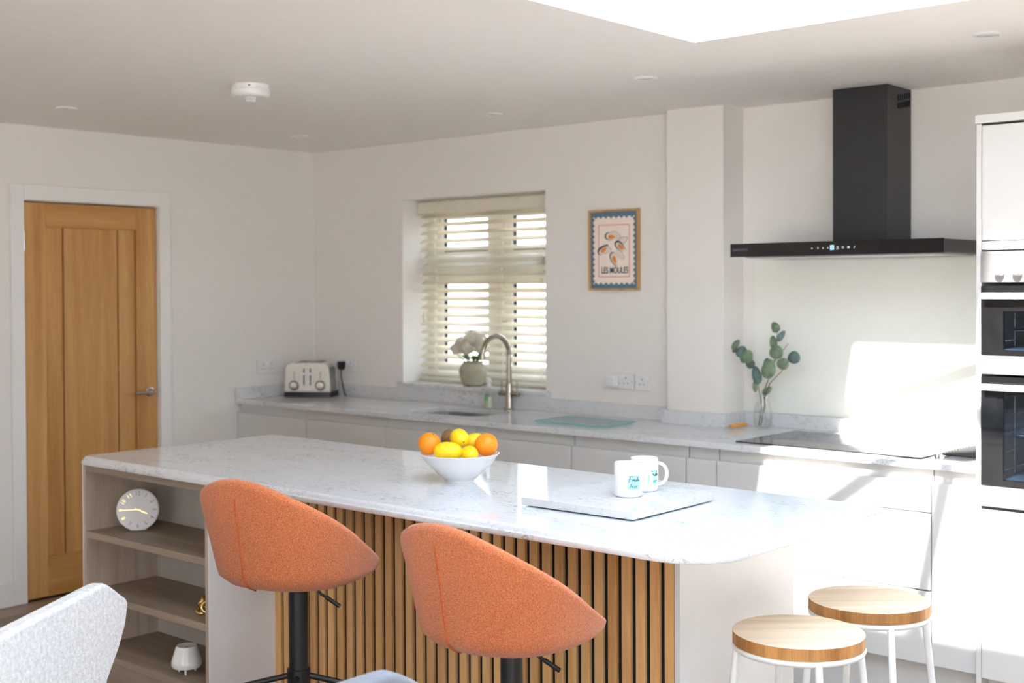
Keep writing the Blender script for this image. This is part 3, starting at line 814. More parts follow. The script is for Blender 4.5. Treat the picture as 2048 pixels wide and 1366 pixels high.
hob = thing('hob', 'black glass induction hob set into the worktop below the hood', 'hob', (3.62, -0.265, 0.9202))
part('glass', MB().box(3.232, 4.010, -0.512, -0.022, 0.9203, 0.925), 'black_glass', hob, bevel=0.001)
zn = MB()
for (cx, cy, r) in ((3.40, -0.38, 0.085), (3.40, -0.15, 0.07), (3.83, -0.38, 0.07), (3.83, -0.15, 0.09), (3.62, -0.26, 0.10)):
    zn.ring((cx, cy, 0.9250), r, 0.0004, 40, 4)
part('zone_markings', zn, 'hood_black', hob)

rk = thing('drying_rack', 'roll-up rack of dark parallel rods lying between hob and oven cabinet', 'rack', (4.13, -0.24, 0.9202))
for k in range(13):
    y = -0.405 + k * 0.027
    part('rod', MB().tube([(4.046, y, 0.929), (4.226, y, 0.929)], 0.0045, 8), 'hood_black', rk, smooth=True)
for xx in (4.062, 4.210):
    part('band', MB().box(xx - 0.006, xx + 0.006, -0.42, -0.067, 0.9203, 0.924), 'grey_print', rk)
part('end_cap', MB().lathe([(0, 0.9203), (0.010, 0.9203), (0.010, 0.935), (0, 0.936)], (4.046, -0.455, 0), 14), 'steel', rk, smooth=True)

# vase with eucalyptus
vx, vy = 3.085, -0.045
va = thing('glass_vase', 'small clear cut glass vase on the worktop beside the wall pier', 'vase', (vx, vy, 0.9203))
vp = [(0, 0.001), (0.024, 0.001), (0.030, 0.006), (0.038, 0.028), (0.0425, 0.055), (0.040, 0.085), (0.030, 0.118), (0.0255, 0.135), (0.031, 0.156)]
vi = [(r - 0.003, h) for r, h in vp[::-1] if r > 0.025] + [(0.020, 0.012), (0, 0.012)]
part('body', MB().lathe(vp + vi, (vx, vy, 0.9203), 40), 'clear', va, smooth=True)
ct = MB()
for k in range(16):
    a = 2 * PI * k / 16
    for s in (1, -1):
        ct.tube([(vx + r * math.cos(a + s * h * 6), vy + r * math.sin(a + s * h * 6), 0.9203 + h) for r, h in ((0.0325, 0.010), (0.0385, 0.028), (0.0425, 0.055), (0.0405, 0.085), (0.031, 0.118))], 0.0009, 5)
part('cut_pattern', ct, 'clear', va)
eu = thing('eucalyptus', 'eucalyptus sprigs with round grey-green leaves standing in the clear vase', 'sprigs', (vx, vy, 0.935))
def stem(pts, r=0.0028):
    part('stem', MB().tube(pts, [r * (1 - 0.5 * k / (len(pts) - 1)) for k in range(len(pts))], 6), 'twig', eu, smooth=True)
stem([(3.066, -0.045, 0.937), (3.082, -0.045, 1.02), (3.068, -0.045, 1.09), (3.062, -0.047, 1.13), (3.045, -0.050, 1.18), (3.010, -0.052, 1.225), (2.975, -0.055, 1.275)])
stem([(3.074, -0.040, 0.939), (3.095, -0.040, 1.03), (3.085, -0.040, 1.08), (3.120, -0.040, 1.16), (3.142, -0.042, 1.22), (3.148, -0.045, 1.28), (3.160, -0.046, 1.35)])
stem([(3.081, -0.052, 0.938), (3.100, -0.050, 1.06), (3.125, -0.052, 1.125), (3.180, -0.055, 1.175), (3.225, -0.056, 1.235)])
stem([(3.142, -0.042, 1.22), (3.170, -0.030, 1.26), (3.200, -0.025, 1.30)], 0.002)
def leaf(c, a, L, w, tilt, mat):
    """flat, slightly cupped leaf; c centre (x,z), a angle of the leaf axis from vertical"""
    n = 14; vs = []; d = random.uniform(-0.02, 0.02)
    ax = Vector((math.sin(a), 0.25 * math.sin(tilt), math.cos(a))).normalized()
    sd = Vector((math.cos(a) * math.cos(tilt), math.sin(tilt), -math.sin(a) * math.cos(tilt))).normalized()
    nm = ax.cross(sd).normalized()
    C0 = Vector((c[0], -0.05 + d, c[1]))
    up = []; lo = []
    for k in range(n):
        t = 2 * PI * k / n
        u, v = math.cos(t), math.sin(t)
        wid = w * (1 - 0.18 * u)
        p = C0 + ax * u * L / 2 + sd * v * wid / 2 + nm * (0.10 * L * (v * v))
        up.append(p + nm * 0.0007); lo.append(p - nm * 0.0007)
    b = MB().add(up + lo + [C0 + nm * 0.0007, C0 - nm * 0.0007],
                 [(k, (k + 1) % n, 2 * n) for k in range(n)] + [(n + (k + 1) % n, n + k, 2 * n + 1) for k in range(n)] + [(k, n + k, n + (k + 1) % n, (k + 1) % n) for k in range(n)])
    part('leaf', b, mat, eu, smooth='all')
for c, a, L, w, ti, mt in (
        ((3.155, 1.371), -0.5, 0.050, 0.040, 0.2, 'leaf'), ((3.189, 1.333), 0.5, 0.056, 0.030, 0.9, 'leaf_dark'), ((3.139, 1.305), -0.25, 0.062, 0.034, 0.6, 'leaf'),
        ((3.165, 1.264), 0.3, 0.062, 0.062, 0.2, 'leaf'), ((3.240, 1.243), 0.2, 0.056, 0.056, 0.2, 'leaf_dark'), ((3.192, 1.214), 0.6, 0.054, 0.052, 0.3, 'leaf'),
        ((3.128, 1.190), 0.1, 0.088, 0.062, 0.5, 'leaf'), ((3.116, 1.198), -0.3, 0.080, 0.045, 0.8, 'leaf_dark'), ((2.966, 1.290), 0.45, 0.056, 0.030, 0.8, 'leaf'), ((2.955, 1.262), 1.3, 0.036, 0.018, 0.5, 'leaf_dark'),
        ((2.993, 1.260), 0.2, 0.055, 0.050, 0.5, 'leaf_dark'), ((3.021, 1.240), 0.5, 0.062, 0.052, 0.2, 'leaf'), ((2.987, 1.226), -0.6, 0.042, 0.018, 1.0, 'leaf'),
        ((3.017, 1.207), -1.0, 0.050, 0.040, 0.5, 'leaf_dark'), ((3.068, 1.160), -0.35, 0.086, 0.042, 0.6, 'leaf_dark'), ((3.058, 1.112), -0.2, 0.056, 0.022, 0.9, 'leaf'), ((3.108, 1.092), 0.9, 0.054, 0.030, 0.4, 'leaf')):
    leaf(c, a, L, w, ti, mt)
# small amber scoop
sc_ = thing('wooden_scoop', 'small amber wooden scoop lying on the worktop beside the vase', 'scoop', (2.975, -0.085, 0.9203))
b = MB()
P0, P1 = Vector((2.958, -0.150, 0.9305)), Vector((2.998, -0.030, 0.9365))
b.tube([P0.lerp(P1, s) for s in (0.24, 0.26, 0.85, 1.0)], [0.004, 0.0095, 0.0098, 0.005], 12)
part('blade', b, 'amber', sc_, smooth=True)
part('tip', MB().tube([P0 + Vector((0, 0, -0.004)), P0.lerp(P1, 0.25)], [0.0022, 0.004], 8), 'oak_frame', sc_, smooth=True)

# ================================================================ SINK WALL THINGS
# tap
tx, ty = 1.634, -0.082
tp = thing('tap', 'brushed nickel swan-neck mixer tap behind the sink', 'tap', (tx, ty, 0.9203))
part('base', MB().lathe([(0, 0), (0.027, 0), (0.027, 0.004), (0.021, 0.008), (0.0195, 0.012), (0.0195, 0.135), (0.016, 0.142), (0, 0.142)], (tx, ty, 0.9203), 28), 'nickel', tp, smooth=True)
sp_ = [(tx, ty, 1.055), (tx, ty, 1.20)]
for k in range(1, 15):
    a = PI * k / 14
    sp_.append((tx, ty - 0.10 + 0.10 * math.cos(a), 1.205 + 0.098 * math.sin(a)))
sp_.append((tx, ty - 0.20, 1.190))
part('spout', MB().tube(sp_, 0.0135, 16), 'nickel', tp, smooth=True)
part('crossbar', MB().tube([(tx - 0.066, ty, 1.004), (tx - 0.064, ty, 1.004), (tx + 0.064, ty, 1.004), (tx + 0.066, ty, 1.004)], [0.011, 0.0135, 0.0135, 0.011], 16), 'nickel', tp, smooth=True)
for s in (-1, 1):
    part('lever', MB().tube([(tx + s * 0.052, ty, 1.012), (tx + s * 0.053, ty, 1.070)], 0.0035, 8), 'nickel', tp, smooth=True)
# soap bottle
bx, by = 1.486, -0.075
sb = thing('soap_bottle', 'clear soap bottle with white pump and green label beside the tap', 'bottle', (bx, by, 0.9203))
part('bottle', MB().lathe([(0, 0.0005), (0.025, 0.0005), (0.028, 0.005), (0.028, 0.035), (0.0255, 0.07), (0.022, 0.100), (0.013, 0.108), (0.013, 0.114), (0, 0.114)], (bx, by, 0.9203), 28, sy=0.75), 'clear', sb, smooth=True)
part('liquid', MB().lathe([(0, 0.003), (0.0240, 0.003), (0.0263, 0.008), (0.0263, 0.034), (0.0250, 0.055), (0, 0.055)], (bx, by, 0.9203), 28, sy=0.72), 'soap', sb, smooth=True)
lb = MB(); q = []
for zz, rr in ((0.960 - 0.9203 + 0.0, 0.0280), (0.075, 0.0252)):
    q.append([(bx + (rr + 0.0006) * math.sin(a), by - (rr + 0.0006) * math.cos(a) * 0.76, 0.9203 + zz) for a in [math.radians(-70 + 12 * k) for k in range(9)]])
lb.add(q[0] + q[1], [(k, k + 1, 10 + k, 9 + k) for k in range(8)])
part('label_sticker', lb, 'label_green', sb)
pmp = part('pump', MB().lathe([(0.014, 0.112), (0.014, 0.124), (0.006, 0.126), (0.006, 0.140), (0.013, 0.141), (0.013, 0.154), (0, 0.156)], (bx, by, 0.9203), 20), 'white', sb, smooth=True)
part('nozzle', MB().tube([(bx, by, 1.068), (bx + 0.022, by - 0.012, 1.066), (bx + 0.030, by - 0.016, 1.058)], 0.005, 8), 'white', pmp, smooth=True)
# flower pot on the sill
px_, py_ = 1.262, 0.045
pt = thing('flower_pot', 'squat ribbed sage stoneware pot of white hydrangeas on the window sill', 'plant pot', (px_, py_, 1.020))
pr_ = [(0, 0.0), (0.046, 0.0), (0.052, 0.005)]
for k in range(25):
    s = k / 24
    r = 0.052 + 0.024 * math.sin(min(1, s * 1.25 + 0.05) * PI / 2) ** 0.9 - (0.022 * max(0, (s - 0.62) / 0.38) ** 2)
    pr_.append((r + 0.0010 * (k % 2), 0.006 + 0.112 * s))
pr_ += [(0.053, 0.121), (0.058, 0.127), (0.056, 0.131), (0.049, 0.127), (0.048, 0.10), (0, 0.10)]
part('pot', MB().lathe(pr_, (px_, py_, 1.020), 40), 'pot', pt, smooth=True)
def petals(c, r, n, seed):
    rnd = random.Random(seed); b = MB()
    for _ in range(n):
        z = rnd.uniform(-0.75, 1); a = rnd.uniform(0, 2 * PI); h = math.sqrt(1 - z * z)
        nm = Vector((h * math.cos(a), h * math.sin(a), z))
        p = Vector(c) + nm * r * rnd.uniform(0.86, 1.06)
        s1 = nm.orthogonal().normalized(); s1.rotate(Matrix.Rotation(rnd.uniform(0, 6.3), 3, nm)); s2 = nm.cross(s1)
        w = rnd.uniform(0.008, 0.012)
        for k in range(4):
            t = k * PI / 2
            d = (s1 * math.cos(t) + s2 * math.sin(t)); e = (s2 * math.cos(t) - s1 * math.sin(t))
            b.add([p, p + d * w * 0.6 + e * w * 0.45 + nm * 0.002, p + d * w + nm * 0.001, p + d * w * 0.6 - e * w * 0.45 + nm * 0.002], [(0, 1, 2, 3)])
    b.ball(c, r * 0.82, n=14, m=9)
    return b
for k, (c, r) in enumerate((((1.262, 0.045, 1.272), 0.050), ((1.216, 0.018, 1.243), 0.044), ((1.190, 0.000, 1.218), 0.036), ((1.308, 0.060, 1.228), 0.038), ((1.255, 0.000, 1.224), 0.038), ((1.312, 0.050, 1.262), 0.038))):
    part('flower_head', petals(c, r, 130, k), 'petal', pt)
    part('stalk', MB().tube([(px_ + (c[0] - px_) * 0.15, py_ + (c[1] - py_) * 0.15, 1.125), (c[0] * 0.6 + px_ * 0.4, c[1], 1.165), (c[0], c[1], c[2] - 0.03)], 0.003, 6), 'stalk', pt)
for k, (a, l, z) in enumerate(((2.9, 0.085, 1.195), (0.2, 0.09, 1.185), (-0.9, 0.075, 1.185), (-1.8, 0.07, 1.180), (-0.4, 0.12, 1.205), (3.6, 0.08, 1.185))):
    d = Vector((math.cos(a), math.sin(a) * 0.6, 0)); s = Vector((-d.y, d.x, 0)).normalized() * 0.018
    p0 = Vector((px_, py_, 1.145)) + d * 0.02; p1 = p0 + d * l * 0.5 + Vector((0, 0, (z - 1.145) * 0.8)); p2 = p0 + d * l + Vector((0, 0, z - 1.145))
    part('leaf', MB().add([p0, p1 + s, p2, p1 - s, p1 + Vector((0, 0, 0.004))], [(0, 4, 1), (1, 4, 2), (2, 4, 3), (3, 4, 0)]), 'stalk', pt)

# venetian blind
bl_ = thing('venetian_blind', 'cream wooden venetian blind with open slats in the window recess', 'blind', (1.289, 0.14, 1.05))
bx0, bx1 = WX0 + 0.008, WX1 - 0.008
part('headrail', MB().box(bx0, bx1, 0.128, 0.170, 1.985, 2.032), 'blind', bl_)
part('valance', MB().box(bx0 - 0.004, bx1 + 0.004, 0.112, 0.122, 1.965, 2.030), 'blind', bl_, bevel=0.003)
ang = math.radians(28)
slat = None
for k in range(20):
    z = 1.950 - k * 0.0463
    if slat is None:
        b = MB()
        cs = [(-0.025, -0.0014), (0.0, 0.0), (0.025, -0.0014), (0.025, 0.0016), (0.0, 0.003), (-0.025, 0.0016)]
        out = []
        for u, w in cs:
            out.append((u * math.cos(ang) - w * math.sin(ang), u * math.sin(ang) + w * math.cos(ang)))
        b.prism(out, bx0 - 1.289, bx1 - 1.289, 'x')
        slat = part('slat', b, 'blind', bl_, world=False); o = slat
    else:
        o = slat.copy(); COL.objects.link(o)
    o.location = (0, 0.012, z - 1.05)
part('bottom_rail', MB().box(bx0, bx1, 0.128, 0.176, 1.0215, 1.038), 'blind', bl_, bevel=0.003)
for xx in (0.905, 1.289, 1.672):
    part('ladder_cord', MB().tube([(xx, 0.127, 1.985), (xx, 0.127, 1.03)], 0.0011, 5).tube([(xx + 0.012, 0.127, 1.985), (xx + 0.012, 0.127, 1.03)], 0.0011, 5), 'blind', bl_)
part('pull_cord', MB().tube([(0.83, 0.108, 1.965), (0.83, 0.108, 1.42)], 0.0012, 5).lathe([(0.003, 1.42), (0.008, 1.40), (0.009, 1.36), (0, 1.355)], (0.83, 0.108, 0), 10), 'blind', bl_)

# poster
PX0, PX1, PZ0, PZ1 = 2.101, 2.402, 1.532, 1.923
po = thing('framed_poster', 'oak framed mussel poster with slate blue stamp border reading LES MOULES', 'poster', ((PX0 + PX1) / 2, -0.01, PZ0))
for (a, b, c, d) in ((PX0, PX0 + 0.010, PZ0, PZ1), (PX1 - 0.010, PX1, PZ0, PZ1), (PX0 + 0.010, PX1 - 0.010, PZ0, PZ0 + 0.010), (PX0 + 0.010, PX1 - 0.010, PZ1 - 0.010, PZ1)):
    part('frame', MB().box(a, b, -0.022, -0.001, c, d), 'oak_frame', po, bevel=0.001)
part('border', MB().box(PX0 + 0.010, PX1 - 0.010, -0.0130, -0.002, PZ0 + 0.010, PZ1 - 0.010), 'poster_blue', po)
def scallop(x0, x1, z0, z1, nx, nz, r):
    out = []
    def side(p, q, n):
        p, q = Vector(p), Vector(q); d = (q - p).normalized(); nin = Vector((-d.y, d.x))
        L = (q - p).length; st = L / n
        for k in range(n):
            c = p + d * st * (k + 0.5)
            out.append(p + d * (st * k + 0.0001))
            for j in range(7):
                a = PI * j / 6
                out.append(c - d * r * math.cos(a) + nin * r * math.sin(a))
    side((x0, z0), (x1, z0), nx); side((x1, z0), (x1, z1), nz); side((x1, z1), (x0, z1), nx); side((x0, z1), (x0, z0), nz)
    return [(v.x, v.y) for v in out]
sc2 = scallop(PX0 + 0.026, PX1 - 0.026, PZ0 + 0.030, PZ1 - 0.034, 8, 12, 0.0085)
b = slab_with_holes(sc2, [], 0.0131, 0.0136)
b.v = [(x, -z, y) for x, y, z in b.v]
part('stamp', b, 'poster_cream', po)
qx0, qx1, qz0, qz1 = PX0 + 0.058, PX1 - 0.055, PZ0 + 0.064, PZ1 - 0.072
b = MB()
for (a, bb, c, d) in ((qx0, qx0 + 0.004, qz0, qz1), (qx1 - 0.004, qx1, qz0, qz1), (qx0, qx1, qz0, qz0 + 0.004), (qx0, qx1, qz1 - 0.004, qz1)):
    b.box(a, bb, -0.0142, -0.0136, c, d)
part('stamp_line', b, 'poster_pink', po)
text('poster_lettering', 'LES MOULES', 0.037, ((PX0 + PX1) / 2 + 0.006, -0.0142, PZ0 + 0.096), po, 'poster_navy', bold=0.0006).scale = (0.80, 1.15, 1)
def shape(pts, lay): # closed flat outline on the poster
    bb = slab_with_holes(pts, [], 0.0136 + lay * 0.0003, 0.0139 + lay * 0.0003)
    bb.v = [(x, -z, y) for x, y, z in bb.v]
    return bb
def ell(cx, cz, a, bb, rot, n=22, point=0.0):
    o = []
    for k in range(n):
        t = 2 * PI * k / n
        u, w = a * math.cos(t), bb * math.sin(t) * (1 - point * math.cos(t))
        o.append((cx + u * math.cos(rot) - w * math.sin(rot), cz + u * math.sin(rot) + w * math.cos(rot)))
    return o
ux = (PX1 - PX0) / 102.0; uz = (PZ1 - PZ0) / 160.0
def pq(a, b): return PX0 + a, PZ0 + b
for (cx, cz, rot, navy, shx, shz, srot) in ((0.087, 0.200, 0.55, True, 0.105, 0.196, 0.1), (0.135, 0.262, -0.05, False, 0.165, 0.266, -0.35), (0.190, 0.212, -0.62, True, 0.205, 0.240, 0.4), (0.152, 0.150, -1.15, False, 0.190, 0.172, -0.75)):
    c1 = pq(cx, cz); s1 = pq(shx, shz)
    part('mussel', shape(ell(s1[0], s1[1], 0.032, 0.0165, srot, point=0.3), 0), 'poster_navy' if navy else 'grey_print', po)
    part('mussel', shape(ell(s1[0], s1[1], 0.0300, 0.0150, srot, point=0.3), 1), 'poster_shell', po)
    part('mussel', shape(ell(c1[0], c1[1], 0.038, 0.0185, rot, point=0.35), 2), 'poster_navy', po)
    part('mussel', shape(ell(c1[0] + 0.004, c1[1] - (0.004 if navy else 0.0), 0.033, 0.0135 if navy else 0.0165, rot, point=0.3), 3), 'poster_shell', po)
    part('mussel', shape(ell(c1[0] + 0.004, c1[1] - 0.003, 0.021, 0.0100, rot, point=0.3), 4), 'poster_orange', po)

# sockets and plugs
def socket(name_label, axis, a0, a1, z0, z1, gangs):
    """axis 'y': plate on the back wall facing -y; axis 'x': plate on the left wall facing +x"""
    cx = (a0 + a1) / 2
    t = thing('wall_socket', name_label, 'socket', (cx, -0.001, z0) if axis == 'y' else (0.001, cx, z0))
    def bx_(p0, p1, d0, d1, q0, q1):
        b = MB()
        return b.box(p0, p1, -d1, -d0, q0, q1) if axis == 'y' else b.box(d0, d1, p0, p1, q0, q1)
    part('plate', bx_(a0, a1, 0.0005, 0.0095, z0, z1), 'white_soft', t, bevel=0.003)
    w = (a1 - a0) / gangs
    for g in range(gangs):
        c = a0 + w * (g + 0.5) + (0.008 if gangs == 2 and g == 0 else -0.008 if gangs == 2 else 0)
        zc = (z0 + z1) / 2
        hs = MB()
        for (du, dz, hw, hh) in ((0, 0.014, 0.0025, 0.005), (-0.011, -0.010, 0.004, 0.0025), (0.011, -0.010, 0.004, 0.0025)):
            h = bx_(c + du - hw, c + du + hw, 0.0092, 0.0098, zc + dz - hh, zc + dz + hh)
            hs.add(h.v, h.f)
        part('pin_holes', hs, 'grey_print', t)
        part('rocker_switch', bx_(c - 0.006 + (0.022 if g == 0 and gangs == 2 else -0.022 if gangs == 2 else 0.026), c + 0.006 + (0.022 if g == 0 and gangs == 2 else -0.022 if gangs == 2 else 0.026), 0.009, 0.0125, zc + 0.014, zc + 0.030), 'white', t, bevel=0.001)
    for s in (0.07, 0.93):
        u = a0 + (a1 - a0) * s
        part('screw', bx_(u - 0.002, u + 0.002, 0.0092, 0.0102, (z0 + z1) / 2 - 0.002, (z0 + z1) / 2 + 0.002), 'grey_print', t)
    return t
socket('white double socket on the left wall just left of the toaster', 'x', -0.432, -0.288, 1.052, 1.134, 2)
socket('white double socket on the back wall right of the toaster', 'y', 0.232, 0.376, 1.055, 1.137, 2)
socket('white double socket below the poster holding the white adapter', 'y', 2.218, 2.362, 1.056, 1.134, 2)
socket('white single socket below the poster, nearest the wall pier', 'y', 2.369, 2.455, 1.054, 1.133, 1)
ad = thing('plug_adapter', 'small square white plug-in adapter on the double socket below the poster', 'adapter', (2.252, -0.012, 1.07))
part('body', MB().box(2.226, 2.280, -0.052, -0.0132, 1.068, 1.124), 'white', ad, bevel=0.008, seg=3)
part('face', MB().box(2.233, 2.273, -0.0535, -0.0515, 1.075, 1.117), 'white_soft', ad, bevel=0.0009)
pg = thing('black_plug', 'black mains plug with hanging cord in the socket beside the toaster', 'plug', (0.272, -0.012, 1.08))
part('body', MB().prism([(0.250, 1.090), (0.258, 1.070), (0.286, 1.070), (0.294, 1.090), (0.294, 1.118), (0.250, 1.118)], -0.040, -0.0132, 'y'), 'black', pg, bevel=0.003)
part('cord', MB().tube([(0.272, -0.028, 1.072), (0.272, -0.030, 1.04), (0.285, -0.032, 0.99), (0.300, -0.034, 0.95), (0.312, -0.036, 0.9255), (0.330, -0.040, 0.9245)], 0.0035, 8), 'black', pg, smooth=True)

# toaster
tl = Vector((0.184, -0.178, 0.9203))
th_ = math.atan2(0.549, 0.834)
to = thing('toaster', 'cream four-slot toaster with two chrome dials in the worktop corner', 'toaster', tl, th_)
hw, hd_, H0, H1 = 0.136, 0.086, 0.030, 0.196
part('base', MB().prism(rrect(-hw - 0.003, hw + 0.003, -hd_ - 0.003, hd_ + 0.003, 0.012, 4), 0.0, H0), 'black', to, world=False, smooth=True)
def tprof(w, top):
    o = [(-w, H0), (w, H0)]
    r = 0.045
    for k in range(9):
        a = PI / 2 * k / 8
        o.append((w - 0.006 - r + r * math.cos(a), top - r + r * math.sin(a)))
    for k in range(9):
        a = PI / 2 + PI / 2 * k / 8
        o.append((-w + 0.006 + r + r * math.cos(a), top - r + r * math.sin(a)))
    return o
part('front_panel', MB().prism(tprof(hw, H1), -hd_, -hd_ + 0.022, 'y'), 'cream', to, world=False, bevel=0.004)
part('rear_panel', MB().prism(tprof(hw, H1), hd_ - 0.022, hd_, 'y'), 'cream', to, world=False, bevel=0.004)
part('body', MB().prism(tprof(hw - 0.003, H1 - 0.003), -hd_ + 0.022, hd_ - 0.022, 'y'), 'steel', to, world=False, smooth=True)
part('top_plate', MB().box(-hw + 0.055, hw - 0.055, -hd_ + 0.024, hd_ - 0.024, H1 - 0.004, H1 + 0.004), 'chrome', to, world=False, bevel=0.002)
for xx in (-0.058, -0.022, 0.022, 0.058):
    part('slot', MB().box(xx - 0.010, xx + 0.010, -0.055, 0.055, H1 + 0.0042, H1 + 0.0052), 'felt', to, world=False)
for s in (-1, 1):
    x = s * 0.078
    dl = part('dial', MB().lathe([(0, 0.022), (0.019, 0.021), (0.0215, 0.017), (0.022, 0.006), (0.0265, 0.004), (0.0265, 0.0), (0, 0.0)], (x, -hd_ - 0.0001, 0.068), 28, 'y'), 'chrome', to, world=False, smooth=True)
    part('dial_ring', MB().ring((x, -hd_ - 0.004, 0.068), 0.0265, 0.003, 28, 8, 'y'), 'black', dl, world=False, smooth=True)
    x2 = s * 0.019
    part('lever_slot', MB().box(x2 - 0.0035, x2 + 0.0035, -hd_ - 0.0006, -hd_ + 0.001, 0.070, 0.166), 'hood_black', to, world=False)
    part('lever', MB().box(x2 - 0.016, x2 + 0.016, -hd_ - 0.020, -hd_ - 0.004, 0.130, 0.141).box(x2 - 0.003, x2 + 0.003, -hd_ - 0.006, -hd_ - 0.0007, 0.131, 0.140), 'knob', to, world=False, bevel=0.003)
    b = MB()
    for k in range(5):
        b.box(s * 0.078 - 0.006, s * 0.078 + 0.006, -hd_ - 0.0012, -hd_ + 0.0005, 0.108 + k * 0.0085, 0.112 + k * 0.0085)
    part('button_row', b, 'grey_print', to, world=False)
part('badge', MB().box(-0.020, 0.020, -hd_ - 0.0008, -hd_ + 0.0005, 0.042, 0.049), 'knob', to, world=False)

# glass chopping board
gb = thing('glass_board', 'rectangular green-edged glass chopping board on the worktop right of the tap', 'chopping board', (2.31, -0.325, 0.9203))
part('glass', MB().prism(rrect(2.113, 2.515, -0.458, -0.196, 0.012, 4), 0.9255, 0.9305), 'green_glass', gb, smooth=True)
eo = rrect(2.1125, 2.5155, -0.4585, -0.1955, 0.0125, 4); ei = rrect(2.1135, 2.5145, -0.4575, -0.1965, 0.0115, 4)
b = MB(); n_ = len(eo)
b.add([(x, y, 0.9253) for x, y in eo] + [(x, y, 0.9307) for x, y in eo] + [(x, y, 0.9307) for x, y in ei] + [(x, y, 0.9253) for x, y in ei],
      [(r * n_ + k, r * n_ + (k + 1) % n_, ((r + 1) % 4) * n_ + (k + 1) % n_, ((r + 1) % 4) * n_ + k) for r in range(4) for k in range(n_)])
part('edge', b, 'green_edge', gb, label='green polished glass edge')
for xx in (2.14, 2.488):
    for yy in (-0.432, -0.222):
        part('foot', MB().lathe([(0, 0), (0.006, 0), (0.006, 0.005), (0, 0.005)], (xx, yy, 0.9204), 10), 'clear', gb)

# ================================================================ ISLAND
IX0, IX1, IY0, IY1, IZ = 1.5354, 4.3358, -2.4408, -1.5142, 0.9208
it = thing('island_worktop', 'long white veined quartz island top with rounded profiled edge', 'worktop', ((IX0 + IX1) / 2, (IY0 + IY1) / 2, 0.889))
def iring(inset, z):
    return [(x, y, z) for x, y in rrect(IX0 + inset, IX1 - inset, IY0 + inset, IY1 - inset, [max(0.005, 0.04 - inset), 0.17 - inset, max(0.005, 0.03 - inset), max(0.005, 0.03 - inset)], 12)]
prof = [(0.004, 0.8892), (0.0010, 0.8905), (0.0, 0.8935), (0.0, 0.9005), (0.0010, 0.9040), (0.0045, 0.9060), (0.0070, 0.9085), (0.0100, 0.9145), (0.0150, 0.9190), (0.0215, IZ)]
isl = part('slab', MB().loft([iring(a, b) for a, b in prof]), 'quartz', it, smooth=True)
for q in isl.data.polygons:
    if abs(q.normal.z) > 0.999: q.use_smooth = False
# open shelf unit
BX0, BX1, BY0, BY1 = 1.5075, 2.3405, -2.418, -2.098
sh = thing('shelf_unit', 'open taupe wood shelf unit with grey-white sides at the end of the island', 'shelf unit', ((BX0 + BX1) / 2, (BY0 + BY1) / 2, 0))
IXL = 1.5475
part('outer_side', MB().box(IXL - 0.018, IXL - 0.009, BY0 + 0.001, BY1, 0.0, 0.888), 'island_white', sh)
part('outer_side', MB().box(2.3325, BX1, BY0 + 0.001, BY1, 0.0, 0.888), 'island_grey', sh)
part('side_panel', MB().box(IXL - 0.0085, IXL + 0.009, BY0, BY1, 0.0, 0.888), 'taupe', sh)
part('side_panel', MB().box(2.318, 2.332, BY0, BY1, 0.0, 0.888), 'taupe', sh)
part('top_rail', MB().box(IXL + 0.0095, 2.3175, BY0, BY1 - 0.012, 0.862, 0.888), 'taupe_x', sh)
part('back_panel', MB().box(IXL + 0.0095, 2.3175, BY1 - 0.0115, BY1, 0.10, 0.888), 'backpanel', sh)
for z in (0.635, 0.411, 0.190):
    part('shelf', MB().box(IXL + 0.0095, 2.3175, BY0 + 0.001, BY1 - 0.012, z - 0.025, z), 'taupe_x', sh, bevel=0.001)
part('plinth', MB().box(IXL + 0.0095, 2.3175, BY0 + 0.03, BY0 + 0.045, 0.0, 0.16), 'taupe_x', sh)
# island body with slatted front
EX, SY = 4.055, -2.131
ib = thing('kitchen_island', 'white island body with a front of vertical oak slats on black felt', 'island', ((BX1 + EX) / 2, -1.8, 0))
part('carcass', MB().box(IX0 + 0.03, EX - 0.019, -2.096, IY1 - 0.024, 0.0, 0.888), 'island_white', ib)
part('end_panel', MB().box(EX - 0.0185, EX, SY - 0.013, IY1 - 0.02, 0.0, 0.888), 'island_white', ib, bevel=0.001)
part('felt_backing', MB().box(BX1 + 0.001, EX - 0.019, SY + 0.001, -2.0965, 0.0, 0.888), 'felt', ib)
sl0 = None
k = 0
x = 4.0185
while x > BX1 + 0.0154:
    if sl0 is None:
        sl0 = part('slat', MB().box(-0.0152, 0.0152, SY - 0.0110, SY + 0.0008, 0.0, 0.8885), 'oak_slat', ib, bevel=0.0012)
        sl0.data.transform(Matrix.Translation((ib.location.x, ib.location.y + 0, 0)))
        # keep slat geometry centred on its own origin
        sl0.data.transform(Matrix.Translation((0, -SY, 0)))
        o = sl0
    else:
        o = sl0.copy(); COL.objects.link(o)
    o.location = (x - ib.location.x, SY - 0.0051 - ib.location.y, 0)
    x -= 0.0475
def fix_slats():
    me = sl0.data
    xs = [v.co.x for v in me.vertices]; ys = [v.co.y for v in me.vertices]
    me.transform(Matrix.Translation((-(min(xs) + max(xs)) / 2, -(min(ys) + max(ys)) / 2, 0)))
fix_slats()

